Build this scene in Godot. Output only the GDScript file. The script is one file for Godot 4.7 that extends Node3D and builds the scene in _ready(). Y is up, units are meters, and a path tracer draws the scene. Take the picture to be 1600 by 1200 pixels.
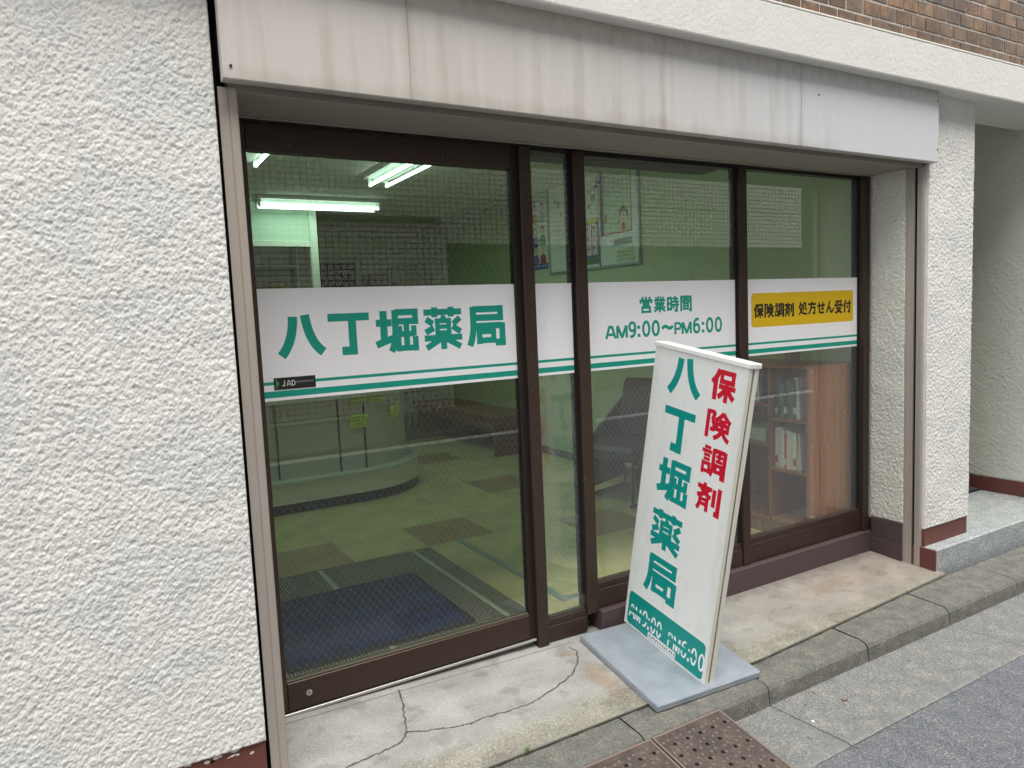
extends Node3D
# Street front of a small pharmacy: sliding glass door, windows with lettered film, stand sign on the kerb.

const GLYPH := {
	"八": "C15 35 12 34 62 9 91;C15 59 9 65 66 93 87",
	"丁": "L13 6 17 94 17;L14 57 17 57 88 33 88",
	"堀": "L12 3 33 38 33;L13 20 7 20 75;L12 2 80 40 67;L11 46 11 92 11 92 31 46 31;L12 46 6 46 52;C12 46 50 45 78 35 96;L11 71 36 71 92;L10 55 41 55 59 88 59;L10 88 41 88 64;L10 52 66 52 90 91 90;L11 91 65 91 97",
	"薬": "L11 4 14 96 14;L12 30 3 30 25;L12 70 3 70 25;L9 36 34 64 34 64 61 36 61 36 34;L8 36 47 64 47;L10 53 22 47 34;L11 9 29 25 40;L11 7 59 27 49;L11 92 28 75 42;L11 73 47 93 60;L11 4 72 96 72;L12 50 60 50 98;L11 44 74 8 94;L11 56 74 92 94",
	"局": "L12 15 11 88 11 88 31 15 31;L13 16 5 16 52;C13 16 50 15 74 5 95;L12 16 50 92 50;L13 92 44 92 90 73 90;L11 31 63 68 63 68 84 31 84;L12 31 57 31 92",
	"営": "L11 19 5 28 20;L11 46 3 52 18;L11 83 4 72 22;L11 9 42 9 26 91 26 91 42;L10 31 38 69 38 69 53 31 53 31 38;L10 48 53 44 66;L10 20 67 80 67 80 92 20 92 20 67;L11 20 67 20 98;L11 80 67 80 98",
	"業": "L10 40 3 40 26;L10 60 3 60 26;L10 18 7 27 23;L10 83 7 74 23;L9 5 27 95 27;L9 32 29 37 42;L9 69 29 63 42;L9 12 43 88 43;L9 17 56 83 56;L9 5 70 95 70;L11 50 43 50 98;L10 45 72 7 92;L10 55 72 93 92",
	"時": "L11 9 16 35 16 35 82 9 82;L12 9 11 9 92;L10 9 49 35 49;L10 46 20 93 20;L11 69 4 69 38;L10 40 38 98 38;L10 40 57 98 57;L12 80 43 80 91 62 91;L11 49 63 59 79",
	"間": "L12 11 5 11 98;L10 11 10 43 10 43 38 11 38;L8 11 24 43 24;L10 57 38 57 10 90 10;L12 90 5 90 92 76 92;L10 57 38 90 38;L8 57 24 90 24;L10 33 50 67 50 67 83 33 83 33 50;L9 33 66 67 66;L10 33 50 33 91",
	"保": "C13 31 5 25 28 6 47;L13 20 33 20 97;L11 42 12 86 12 86 38 42 38 42 12;L11 33 54 98 54;L12 64 38 64 98;C12 59 55 52 75 33 86;C12 69 55 77 74 95 85",
	"険": "L12 10 5 10 98;L10 10 10 36 10;L11 35 8 27 37;C11 27 36 37 47 36 61;L10 37 60 35 67 21 67;C11 67 5 58 24 37 36;C11 67 5 78 24 97 34;L10 53 34 81 34;L10 46 45 88 45 88 62 46 62 46 45;L11 67 34 67 62;C11 66 60 64 82 38 95;C11 69 62 75 84 97 93",
	"調": "L8 12 8 37 8;L9 4 21 43 21;L8 12 34 37 34;L8 12 47 37 47;L9 12 61 37 61 37 86 12 86 12 61;L9 12 61 12 96;L11 51 11 94 11;L11 51 6 51 62;C11 51 60 51 80 43 96;L12 94 6 94 91 82 91;L8 60 27 86 27;L9 73 17 73 43;L8 60 43 86 43;L9 62 57 83 57 83 77 62 77 62 57;L9 62 57 62 84",
	"剤": "L11 33 3 33 19;L11 4 19 62 19;C11 17 21 32 40 60 47;C11 49 21 38 42 5 51;L11 19 52 19 66;C11 19 64 19 84 8 96;L11 47 51 47 97;L9 19 60 47 60;L9 19 75 47 75;L12 72 14 72 72;L13 92 5 92 91 78 91",
	"処": "C11 25 5 20 32 5 48;L10 19 26 44 26;C11 43 24 40 70 7 94;C11 17 42 28 82 58 87;L11 56 87 97 90;L11 59 12 59 44;C11 59 42 59 60 49 69;L10 59 14 83 14;L11 82 10 82 59;L10 82 60 96 60",
	"方": "L12 50 4 50 22;L12 5 24 95 24;C12 40 24 40 70 10 93;L11 38 48 84 48;L12 83 45 78 89 56 89",
	"せ": "L11 5 40 95 33;L12 30 14 30 72;C12 30 70 30 88 48 88;L11 46 88 86 87;L12 72 12 71 61 54 60",
	"ん": "L12 50 7 10 92;C12 20 72 40 46 51 56;C12 51 55 57 60 56 76;C12 56 74 58 90 72 86;C12 71 86 88 80 93 58",
	"受": "C11 87 6 60 15 12 14;L11 18 20 26 35;L11 45 19 51 33;L11 82 18 72 36;L11 9 55 9 40 91 40 91 55;L10 20 59 77 59;C12 76 57 62 88 9 94;C12 29 61 52 90 95 94",
	"付": "C13 33 5 26 29 7 48;L13 21 34 21 97;L11 38 30 98 30;L13 79 6 79 90 58 90;L12 45 45 58 66",
	"A": "L13 5 100 37 3;L13 63 3 95 100;L13 34 6 66 6;L12 22 68 78 68",
	"M": "L13 9 100 9 0;L13 91 100 91 0;L14 12 2 50 96;L14 88 2 50 96",
	"P": "L14 12 100 12 0;L12 12 6 55 6;L12 12 54 55 54;E13 55 30 28 24 -90 90",
	"0": "E13 50 50 34 45 0 360",
	"9": "E13 50 32 33 27 0 360;L13 83 30 83 52;E13 41 52 42 43 0 115",
	"6": "E13 50 68 33 27 0 360;L13 17 70 17 48;E13 59 48 42 43 180 295",
	":": "L20 50 27 50 47;L20 50 80 50 100",
	"~": "C13 5 60 25 30 50 50;C13 48 49 75 70 95 40",
	"J": "L15 60 0 60 75;E15 36 72 24 22 0 170",
	"D": "L15 14 100 14 0;L13 14 7 45 7;L13 14 93 45 93;E14 45 50 38 43 -90 90",
}

var M := {}
var taken := {}
var rng := RandomNumberGenerator.new()

# ---------------------------------------------------------------- mesh building
class MB:
	var v := PackedVector3Array()
	var n := PackedVector3Array()
	var u := PackedVector2Array()
	var xf := Transform3D()
	func face(p: Array, out: Vector3, uv: Array = []) -> void:
		var q := []
		for a in p:
			q.append(xf * (a as Vector3))
		var o: Vector3 = xf.basis * out
		var nn: Vector3 = (q[1] - q[0]).cross(q[2] - q[0])
		if nn.length_squared() < 1e-16 and q.size() > 3:
			nn = (q[2] - q[0]).cross(q[3] - q[0])
		var flip := nn.dot(o) < 0.0
		nn = nn.normalized() * (-1.0 if flip else 1.0)
		for i in range(1, q.size() - 1):
			var ids := [0, i, i + 1] if flip else [0, i + 1, i]
			for k in ids:
				v.append(q[k]); n.append(nn)
				u.append(uv[k] if uv.size() > k else Vector2.ZERO)
	func smooth(p: Array, nr: Array, uv: Array = []) -> void:
		# a quad or triangle with given normals
		var q := []
		var m := []
		for a in p: q.append(xf * (a as Vector3))
		for a in nr: m.append((xf.basis * (a as Vector3)).normalized())
		var nn: Vector3 = (q[1] - q[0]).cross(q[2] - q[0])
		if nn.length_squared() < 1e-16 and q.size() > 3:
			nn = (q[2] - q[0]).cross(q[3] - q[0])
		var flip: bool = nn.dot(m[0]) < 0.0
		for i in range(1, q.size() - 1):
			var ids := [0, i, i + 1] if flip else [0, i + 1, i]
			for k in ids:
				v.append(q[k]); n.append(m[k])
				u.append(uv[k] if uv.size() > k else Vector2.ZERO)
	func box(a: Vector3, b: Vector3, c := 0.0) -> void:
		var lo := Vector3(minf(a.x, b.x), minf(a.y, b.y), minf(a.z, b.z))
		var hi := Vector3(maxf(a.x, b.x), maxf(a.y, b.y), maxf(a.z, b.z))
		var ctr := (lo + hi) * 0.5
		var h := (hi - lo) * 0.5
		c = minf(c, minf(h.x, minf(h.y, h.z)) * 0.9)
		var e := h - Vector3(c, c, c)
		for ax in 3:
			var b1 := (ax + 1) % 3
			var b2 := (ax + 2) % 3
			for s in [-1.0, 1.0]:
				var pts := []
				for k in [[-1, -1], [1, -1], [1, 1], [-1, 1]]:
					var p := Vector3.ZERO
					p[ax] = s * h[ax]; p[b1] = k[0] * e[b1]; p[b2] = k[1] * e[b2]
					pts.append(ctr + p)
				var o := Vector3.ZERO
				o[ax] = s
				face(pts, o)
				if c > 0.0:
					for t in [-1.0, 1.0]:
						var p1 := Vector3.ZERO
						p1[ax] = s * h[ax]; p1[b1] = t * e[b1]; p1[b2] = -e[b2]
						var p2 := p1
						p2[b2] = e[b2]
						var p3 := Vector3.ZERO
						p3[ax] = s * e[ax]; p3[b1] = t * h[b1]; p3[b2] = e[b2]
						var p4 := p3
						p4[b2] = -e[b2]
						var o2 := Vector3.ZERO
						o2[ax] = s; o2[b1] = t
						face([ctr + p1, ctr + p2, ctr + p3, ctr + p4], o2)
		if c > 0.0:
			for sx in [-1.0, 1.0]:
				for sy in [-1.0, 1.0]:
					for sz in [-1.0, 1.0]:
						face([ctr + Vector3(sx * h.x, sy * e.y, sz * e.z), ctr + Vector3(sx * e.x, sy * h.y, sz * e.z), ctr + Vector3(sx * e.x, sy * e.y, sz * h.z)], Vector3(sx, sy, sz))
	func tube(a: Vector3, b: Vector3, r: float, sides := 10, caps := true, r2 := -1.0) -> void:
		if r2 < 0.0: r2 = r
		var d := (b - a).normalized()
		var s := d.cross(Vector3.UP if absf(d.y) < 0.9 else Vector3.RIGHT).normalized()
		var t := d.cross(s)
		var ca := []
		var cb := []
		for i in sides:
			var w := TAU * i / sides
			var w2 := TAU * (i + 1) / sides
			var n1 := s * cos(w) + t * sin(w)
			var n2 := s * cos(w2) + t * sin(w2)
			smooth([a + n1 * r, a + n2 * r, b + n2 * r2, b + n1 * r2], [n1, n2, n2, n1])
			ca.append(a + n1 * r); cb.append(b + n1 * r2)
		if caps:
			face(ca, -d); face(cb, d)
	func prism(pr: Array, x0: float, x1: float) -> void:
		# profile of Vector2(z, y), closed, pulled along x
		var area := 0.0
		for i in pr.size():
			var a: Vector2 = pr[i]
			var b: Vector2 = pr[(i + 1) % pr.size()]
			area += a.cross(b)
		for i in pr.size():
			var a: Vector2 = pr[i]
			var b: Vector2 = pr[(i + 1) % pr.size()]
			var d := b - a
			var o := Vector3(0, -d.x, d.y) if area > 0.0 else Vector3(0, d.x, -d.y)
			face([Vector3(x0, a.y, a.x), Vector3(x1, a.y, a.x), Vector3(x1, b.y, b.x), Vector3(x0, b.y, b.x)], o)
		var pl := PackedVector2Array(pr)
		var ix := Geometry2D.triangulate_polygon(pl)
		for i in range(0, ix.size(), 3):
			for e in [[x0, -1.0], [x1, 1.0]]:
				face([Vector3(e[0], pl[ix[i]].y, pl[ix[i]].x), Vector3(e[0], pl[ix[i + 1]].y, pl[ix[i + 1]].x), Vector3(e[0], pl[ix[i + 2]].y, pl[ix[i + 2]].x)], Vector3(e[1], 0, 0))
	func pillar(pr: Array, y0: float, y1: float) -> void:
		# footprint of Vector2(x, z), closed, pulled up
		var area := 0.0
		for i in pr.size():
			area += (pr[i] as Vector2).cross(pr[(i + 1) % pr.size()])
		for i in pr.size():
			var a: Vector2 = pr[i]
			var b: Vector2 = pr[(i + 1) % pr.size()]
			var d := b - a
			var o := Vector3(d.y, 0, -d.x) if area > 0.0 else Vector3(-d.y, 0, d.x)
			face([Vector3(a.x, y0, a.y), Vector3(b.x, y0, b.y), Vector3(b.x, y1, b.y), Vector3(a.x, y1, a.y)], o)
		var pl := PackedVector2Array(pr)
		var ix := Geometry2D.triangulate_polygon(pl)
		for i in range(0, ix.size(), 3):
			for e in [[y0, -1.0], [y1, 1.0]]:
				face([Vector3(pl[ix[i]].x, e[0], pl[ix[i]].y), Vector3(pl[ix[i + 1]].x, e[0], pl[ix[i + 1]].y), Vector3(pl[ix[i + 2]].x, e[0], pl[ix[i + 2]].y)], Vector3(0, e[1], 0))
	func mesh() -> ArrayMesh:
		var arr := []
		arr.resize(Mesh.ARRAY_MAX)
		arr[Mesh.ARRAY_VERTEX] = v
		arr[Mesh.ARRAY_NORMAL] = n
		arr[Mesh.ARRAY_TEX_UV] = u
		var m := ArrayMesh.new()
		m.add_surface_from_arrays(Mesh.PRIMITIVE_TRIANGLES, arr)
		return m


func numbered(s: String) -> String:
	var k: int = taken.get(s, 0)
	taken[s] = k + 1
	return s if k == 0 else "%s_%03d" % [s, k]

func put(called: String, mesh: Mesh, mat: Material, parent: Node = self, at := Vector3.ZERO) -> MeshInstance3D:
	var o := MeshInstance3D.new()
	o.mesh = mesh
	o.material_override = mat
	o.name = numbered(called) if parent == self else called
	if parent != self:
		var k := 0
		for c in parent.get_children():
			if String(c.name) == called or String(c.name).begins_with(called + "_0"): k += 1
		if k: o.name = "%s_%03d" % [called, k]
	parent.add_child(o, true)
	o.position = at
	return o

func many(called: String, mesh: Mesh, mat: Material, parent: Node, at: Vector3, k: int) -> MeshInstance3D:
	# as put(), for long runs of pieces: the number is given
	var o := MeshInstance3D.new()
	o.mesh = mesh
	o.material_override = mat
	o.name = called if k == 0 else "%s_%03d" % [called, k]
	parent.add_child(o, true)
	o.position = at
	return o

func tag(o: Node, label: String, category := "", group := "") -> void:
	o.set_meta("label", label)
	if category: o.set_meta("category", category)
	if group: o.set_meta("group", group)

func thing(called: String, label: String, category: String, at := Vector3.ZERO, group := "") -> Node3D:
	var o := Node3D.new()
	o.name = numbered(called)
	add_child(o)
	o.position = at
	tag(o, label, category, group)
	return o

func struct(called: String, at := Vector3.ZERO) -> Node3D:
	var o := Node3D.new()
	o.name = numbered(called)
	add_child(o)
	o.position = at
	o.set_meta("kind", "structure")
	return o

func bx(a: Vector3, b: Vector3, c := 0.0) -> ArrayMesh:
	var m := MB.new()
	m.box(a, b, c)
	return m.mesh()

func bxs(l: Array, c := 0.0) -> ArrayMesh:
	var m := MB.new()
	for p in l: m.box(p[0], p[1], c)
	return m.mesh()

# ---------------------------------------------------------------- materials
func col(r: int, g: int, b: int) -> Color:
	return Color(r / 255.0, g / 255.0, b / 255.0)

func mat(c: Color, rough := 0.7, metal := 0.0, spec := 0.5) -> StandardMaterial3D:
	var m := StandardMaterial3D.new()
	m.albedo_color = c
	m.roughness = rough
	m.metallic = metal
	m.metallic_specular = spec
	return m

func noise(freq: float, seed_: int, oct := 3, kind := FastNoiseLite.TYPE_SIMPLEX_SMOOTH) -> FastNoiseLite:
	var f := FastNoiseLite.new()
	f.noise_type = kind
	f.seed = seed_
	f.frequency = freq
	f.fractal_type = FastNoiseLite.FRACTAL_FBM
	f.fractal_octaves = oct
	return f

func noise_img(freq: float, seed_: int, size: int, oct := 3, kind := FastNoiseLite.TYPE_SIMPLEX_SMOOTH) -> Image:
	var f := noise(freq, seed_, oct, kind)
	if kind == FastNoiseLite.TYPE_CELLULAR:
		f.cellular_return_type = FastNoiseLite.RETURN_CELL_VALUE
		f.cellular_jitter = 1.0
	var im := f.get_seamless_image(size, size, false, false, 0.1)
	im.convert(Image.FORMAT_L8)
	return im

func grain_bump(freq: float, seed_: int, size := 512, oct := 3) -> ImageTexture:
	return ImageTexture.create_from_image(noise_img(freq, seed_, size, oct))

func relief(m: StandardMaterial3D, t: Texture2D, cm: float) -> StandardMaterial3D:
	m.heightmap_enabled = true
	m.heightmap_texture = t
	m.heightmap_scale = cm
	return m

func world_tri(m: StandardMaterial3D, reps: float) -> StandardMaterial3D:
	m.uv1_triplanar = true
	m.uv1_world_triplanar = true
	m.uv1_scale = Vector3.ONE * reps
	return m

func speckled(base: Color, seed_: int, grain: float, light: float, dark: float, mottle: float, warm: float, size := 1024) -> ImageTexture:
	# aggregate: many small stones a little lighter or darker than the paste, over broad soft stains
	var cells := noise_img(grain, seed_, size, 1, FastNoiseLite.TYPE_CELLULAR).get_data()
	var broad := noise_img(0.006, seed_ + 3, size, 5).get_data()
	var fine := noise_img(0.35, seed_ + 5, size, 2).get_data()
	var out := PackedByteArray()
	out.resize(size * size * 3)
	var br := base.r * 255.0
	var bg := base.g * 255.0
	var bb := base.b * 255.0
	for i in size * size:
		var c := cells[i] / 255.0
		var b := (broad[i] - 128.0) / 128.0
		var f := 1.0 + mottle * b + 0.10 * (fine[i] - 128.0) / 128.0
		if c > 0.80: f *= 1.0 + light * (c - 0.80) * 5.0
		elif c < 0.2: f *= 1.0 - dark * (0.2 - c) * 5.0
		out[i * 3] = clampi(int(br * f * (1.0 + warm * b)), 0, 255)
		out[i * 3 + 1] = clampi(int(bg * f), 0, 255)
		out[i * 3 + 2] = clampi(int(bb * f * (1.0 - warm * b)), 0, 255)
	return ImageTexture.create_from_image(Image.create_from_data(size, size, false, Image.FORMAT_RGB8, out))

func textured(t: Texture2D, rough := 0.8, metal := 0.0) -> StandardMaterial3D:
	var m := mat(Color.WHITE, rough, metal)
	m.albedo_texture = t
	return m

# ---------------------------------------------------------------- drawing print
func dab(im: Image, x: int, y: int, c: Color, a: float) -> void:
	if a <= 0.0 or x < 0 or y < 0 or x >= im.get_width() or y >= im.get_height(): return
	im.set_pixel(x, y, im.get_pixel(x, y).lerp(Color(c.r, c.g, c.b), minf(a, 1.0)))

func bar(im: Image, a: Vector2, b: Vector2, hw: float, e0: float, e1: float, c: Color) -> void:
	var d := b - a
	var l := d.length()
	if l < 0.001: return
	d /= l
	var r := hw + maxf(e0, e1) + 1.5
	for y in range(int(minf(a.y, b.y) - r), int(maxf(a.y, b.y) + r) + 1):
		for x in range(int(minf(a.x, b.x) - r), int(maxf(a.x, b.x) + r) + 1):
			var p := Vector2(x + 0.5, y + 0.5) - a
			var al := p.dot(d)
			var sd := maxf(absf(p.cross(d)) - hw, maxf(-e0 - al, al - l - e1))
			if sd < 0.5: dab(im, x, y, c, 0.5 - sd)

func glyph(im: Image, ch: String, x0: float, y0: float, sx: float, sy: float, c: Color, weight := 1.0) -> void:
	for st in (GLYPH[ch] as String).split(";"):
		var f := st.substr(1).split_floats(" ")
		var hw := f[0] * weight * (minf(sx, sy) * 1.3 + maxf(sx, sy) * 0.7) / 400.0
		var pts := []
		if st[0] == "L":
			for i in range(1, f.size() - 1, 2): pts.append(Vector2(f[i], f[i + 1]))
		elif st[0] == "C":
			for k in 11:
				var t := k / 10.0
				pts.append(Vector2(f[1], f[2]) * (1 - t) * (1 - t) + Vector2(f[3], f[4]) * 2.0 * t * (1 - t) + Vector2(f[5], f[6]) * t * t)
		else:
			for k in 25:
				var w := deg_to_rad(lerpf(f[5], f[6], k / 24.0))
				pts.append(Vector2(f[1] + f[3] * cos(w), f[2] + f[4] * sin(w)))
		for i in pts.size(): pts[i] = Vector2(x0 + pts[i].x * sx / 100.0, y0 + pts[i].y * sy / 100.0)
		var shut: bool = (pts[0] as Vector2).distance_to(pts[-1]) < 0.05
		var n := pts.size() - 1
		for i in n:
			var e0 := 0.0
			var e1 := 0.0
			if i > 0: e0 = mitre(pts[i - 1], pts[i], pts[i + 1], hw)
			elif shut: e0 = mitre(pts[-2], pts[0], pts[1], hw)
			if i < n - 1: e1 = mitre(pts[i], pts[i + 1], pts[i + 2], hw)
			elif shut: e1 = mitre(pts[i], pts[i + 1], pts[1], hw)
			bar(im, pts[i], pts[i + 1], hw, e0, e1, c)

func mitre(a: Vector2, b: Vector2, c: Vector2, hw: float) -> float:
	var w := clampf((b - a).normalized().dot((c - b).normalized()), -1.0, 1.0)
	return hw * minf(tan(acos(w) / 2.0), 1.2) + 0.6

func write(im: Image, text: String, x0: float, y0: float, pitch: float, sx: float, sy: float, c: Color, weight := 1.0) -> void:
	for i in text.length():
		glyph(im, text[i], x0 + i * pitch, y0, sx, sy, c, weight)

func rrect(im: Image, r: Rect2, rad: float, c: Color) -> void:
	var ctr := r.get_center()
	var h := r.size / 2.0 - Vector2(rad, rad)
	for y in range(int(r.position.y) - 1, int(r.end.y) + 2):
		for x in range(int(r.position.x) - 1, int(r.end.x) + 2):
			var q := (Vector2(x + 0.5, y + 0.5) - ctr).abs() - h
			var sd := Vector2(maxf(q.x, 0), maxf(q.y, 0)).length() + minf(maxf(q.x, q.y), 0.0) - rad
			dab(im, x, y, c, 0.5 - sd)

func oval(im: Image, x: float, y: float, rx: float, ry: float, c: Color) -> void:
	for yy in range(int(y - ry) - 1, int(y + ry) + 2):
		for xx in range(int(x - rx) - 1, int(x + rx) + 2):
			var d := Vector2((xx + 0.5 - x) / rx, (yy + 0.5 - y) / ry).length()
			dab(im, xx, yy, c, (1.0 - d) * minf(rx, ry) + 0.5)

func blank(w: int, h: int, c: Color) -> Image:
	var im := Image.create(w, h, false, Image.FORMAT_RGB8)
	im.fill(c)
	return im

func scribble(im: Image, x: float, y: float, w: float, c: Color, size: float, seed_: int) -> void:
	# print too small to read: a row of little marks
	var r := RandomNumberGenerator.new()
	r.seed = seed_
	var at := x
	while at < x + w:
		var l := size * r.randf_range(0.4, 0.9)
		bar(im, Vector2(at, y + size * r.randf_range(0.1, 0.9)), Vector2(at + l, y + size * r.randf_range(0.1, 0.9)), size * 0.11, 0, 0, c)
		bar(im, Vector2(at + l * 0.5, y), Vector2(at + l * 0.5, y + size), size * 0.09, 0, 0, c)
		at += size * 1.05

func sheet(a: Vector3, right: Vector3, down: Vector3, thick: Vector3) -> ArrayMesh:
	# a thin panel with its print on the face: a is the top left corner of the face
	var m := MB.new()
	var o := -thick
	m.face([a, a + right, a + right + down, a + down], o, [Vector2(0, 0), Vector2(1, 0), Vector2(1, 1), Vector2(0, 1)])
	var b := a + thick
	m.face([b, b + right, b + right + down, b + down], thick, [Vector2(0.01, 0.01), Vector2(0.01, 0.01), Vector2(0.01, 0.01), Vector2(0.01, 0.01)])
	var e := Vector2(0.005, 0.005)
	for s in [[a, right, -down], [a + down, right, down], [a, down, -right], [a + right, down, right]]:
		m.face([s[0], s[0] + s[1], s[0] + s[1] + thick, s[0] + thick], s[2], [e, e, e, e])
	return m.mesh()

# ---------------------------------------------------------------- rough plaster
var lumps: FastNoiseLite
var crumbs: FastNoiseLite
var swell: FastNoiseLite
var blobs: FastNoiseLite

func plaster(p: Vector2, amp: float) -> float:
	var a := lumps.get_noise_2d(p.x, p.y)
	var wx := p.x + 0.006 * crumbs.get_noise_2d(p.x * 0.4, p.y * 0.4 + 9.0)
	var wy := p.y + 0.006 * crumbs.get_noise_2d(p.x * 0.4 + 5.0, p.y * 0.4)
	var d := blobs.get_noise_2d(wx, wy) + 1.0
	var h := 0.55 * smoothstep(-0.62, 0.50, a) + 0.55 * smoothstep(1.0, 0.15, d)
	h = h * 0.9 + crumbs.get_noise_2d(p.x, p.y) * 0.42 + swell.get_noise_2d(p.x, p.y) * 0.5
	return amp * (h - 0.5)

func plaster_patch(a: Vector3, u: Vector3, v: Vector3, w: float, h: float, cell: float, amp: float, depth: float, off := Vector2.ZERO) -> ArrayMesh:
	# a plastered face w by h from corner a along u and v; its edges turn back by depth
	var nx := int(ceil(w / cell))
	var ny := int(ceil(h / cell))
	var nrm := u.cross(v).normalized()
	var hs := PackedFloat32Array()
	hs.resize((nx + 1) * (ny + 1))
	for j in ny + 1:
		for i in nx + 1:
			var ed := minf(minf(i, nx - i), minf(j, ny - j))
			hs[j * (nx + 1) + i] = plaster(off + Vector2(w * i / nx, h * j / ny), amp) - (0.004 if ed == 0 else 0.0)
	var vs := PackedVector3Array()
	var ns := PackedVector3Array()
	vs.resize(hs.size()); ns.resize(hs.size())
	for j in ny + 1:
		for i in nx + 1:
			var k := j * (nx + 1) + i
			vs[k] = a + u * (w * i / nx) + v * (h * j / ny) + nrm * hs[k]
			var gx := (hs[k + 1 if i < nx else k] - hs[k - 1 if i > 0 else k]) / (w / nx * (2.0 if i > 0 and i < nx else 1.0))
			var gy := (hs[k + nx + 1 if j < ny else k] - hs[k - nx - 1 if j > 0 else k]) / (h / ny * (2.0 if j > 0 and j < ny else 1.0))
			ns[k] = (nrm - u * gx - v * gy).normalized()
	var ix := PackedInt32Array()
	ix.resize(nx * ny * 6)
	var q := 0
	for j in ny:
		for i in nx:
			var k := j * (nx + 1) + i
			for t in [k, k + nx + 1, k + nx + 2, k, k + nx + 2, k + 1]:
				ix[q] = t
				q += 1
	# skirt
	var rim := []
	for i in nx + 1: rim.append(i)
	for j in range(1, ny + 1): rim.append(j * (nx + 1) + nx)
	for i in range(nx - 1, -1, -1): rim.append(ny * (nx + 1) + i)
	for j in range(ny - 1, -1, -1): rim.append(j * (nx + 1))
	for r in rim.size() - 1:
		var p: Vector3 = vs[rim[r]]
		var p2: Vector3 = vs[rim[r + 1]]
		var o := (p2 - p).cross(nrm).normalized()
		var b := vs.size()
		vs.append_array(PackedVector3Array([p, p2, p2 - nrm * depth, p - nrm * depth]))
		for t in 4: ns.append(o)
		ix.append_array(PackedInt32Array([b, b + 1, b + 2, b, b + 2, b + 3]))
	var arr := []
	arr.resize(Mesh.ARRAY_MAX)
	arr[Mesh.ARRAY_VERTEX] = vs
	arr[Mesh.ARRAY_NORMAL] = ns
	arr[Mesh.ARRAY_INDEX] = ix
	var m := ArrayMesh.new()
	m.add_surface_from_arrays(Mesh.PRIMITIVE_TRIANGLES, arr)
	return m


func slab_top(x: float, z: float) -> float:
	var t := clampf(z / 0.585, 0.0, 1.3)
	return lerpf(-0.004 - 0.072 * clampf(x / 2.3, 0.0, 1.0), -0.116, t)

func slab_edge(x: float) -> float:
	return 0.588 if x < 2.0 else lerpf(0.588, 0.50, clampf((x - 2.0) / 1.6, 0.0, 1.0))

func _ready() -> void:
	rng.seed = 20
	setup_view()
	setup_materials()
	build_street()
	build_shop_walls()
	build_storefront()
	build_stand_sign()
	build_ramps()
	build_interior()
	build_opposite()
	build_litter()


func setup_view() -> void:
	var cam := Camera3D.new()
	cam.name = "camera"
	cam.fov = 56.114
	cam.near = 0.05
	cam.far = 200.0
	cam.position = Vector3(-0.52771, 1.50163, 2.78947)
	cam.rotation = Vector3(-0.0957696, -0.5221808, -0.0435622)
	add_child(cam)
	cam.current = true
	var sky := ProceduralSkyMaterial.new()
	sky.sky_top_color = Color(0.80, 0.83, 0.87)
	sky.sky_horizon_color = Color(0.86, 0.88, 0.90)
	sky.sky_curve = 0.2
	sky.ground_bottom_color = Color(0.22, 0.22, 0.22)
	sky.ground_horizon_color = Color(0.45, 0.45, 0.45)
	sky.sun_angle_max = 1.0
	sky.sky_energy_multiplier = 1.0
	var env := Environment.new()
	env.background_mode = Environment.BG_SKY
	env.sky = Sky.new()
	env.sky.sky_material = sky
	env.background_energy_multiplier = 1.45
	env.ambient_light_source = Environment.AMBIENT_SOURCE_SKY
	env.tonemap_mode = Environment.TONE_MAPPER_LINEAR
	env.tonemap_exposure = 3.05
	env.sdfgi_enabled = true
	env.ssao_enabled = true
	env.ssil_enabled = true
	var we := WorldEnvironment.new()
	we.name = "environment"
	we.environment = env
	add_child(we)
	var sun := DirectionalLight3D.new()
	sun.name = "overcast_sun"
	sun.light_color = Color(1.0, 0.985, 0.96)
	sun.light_energy = 0.42
	sun.light_angular_distance = 40.0
	sun.shadow_enabled = true
	add_child(sun)
	sun.look_at_from_position(Vector3(-0.10, 1.5, 0.70), Vector3.ZERO)


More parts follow.
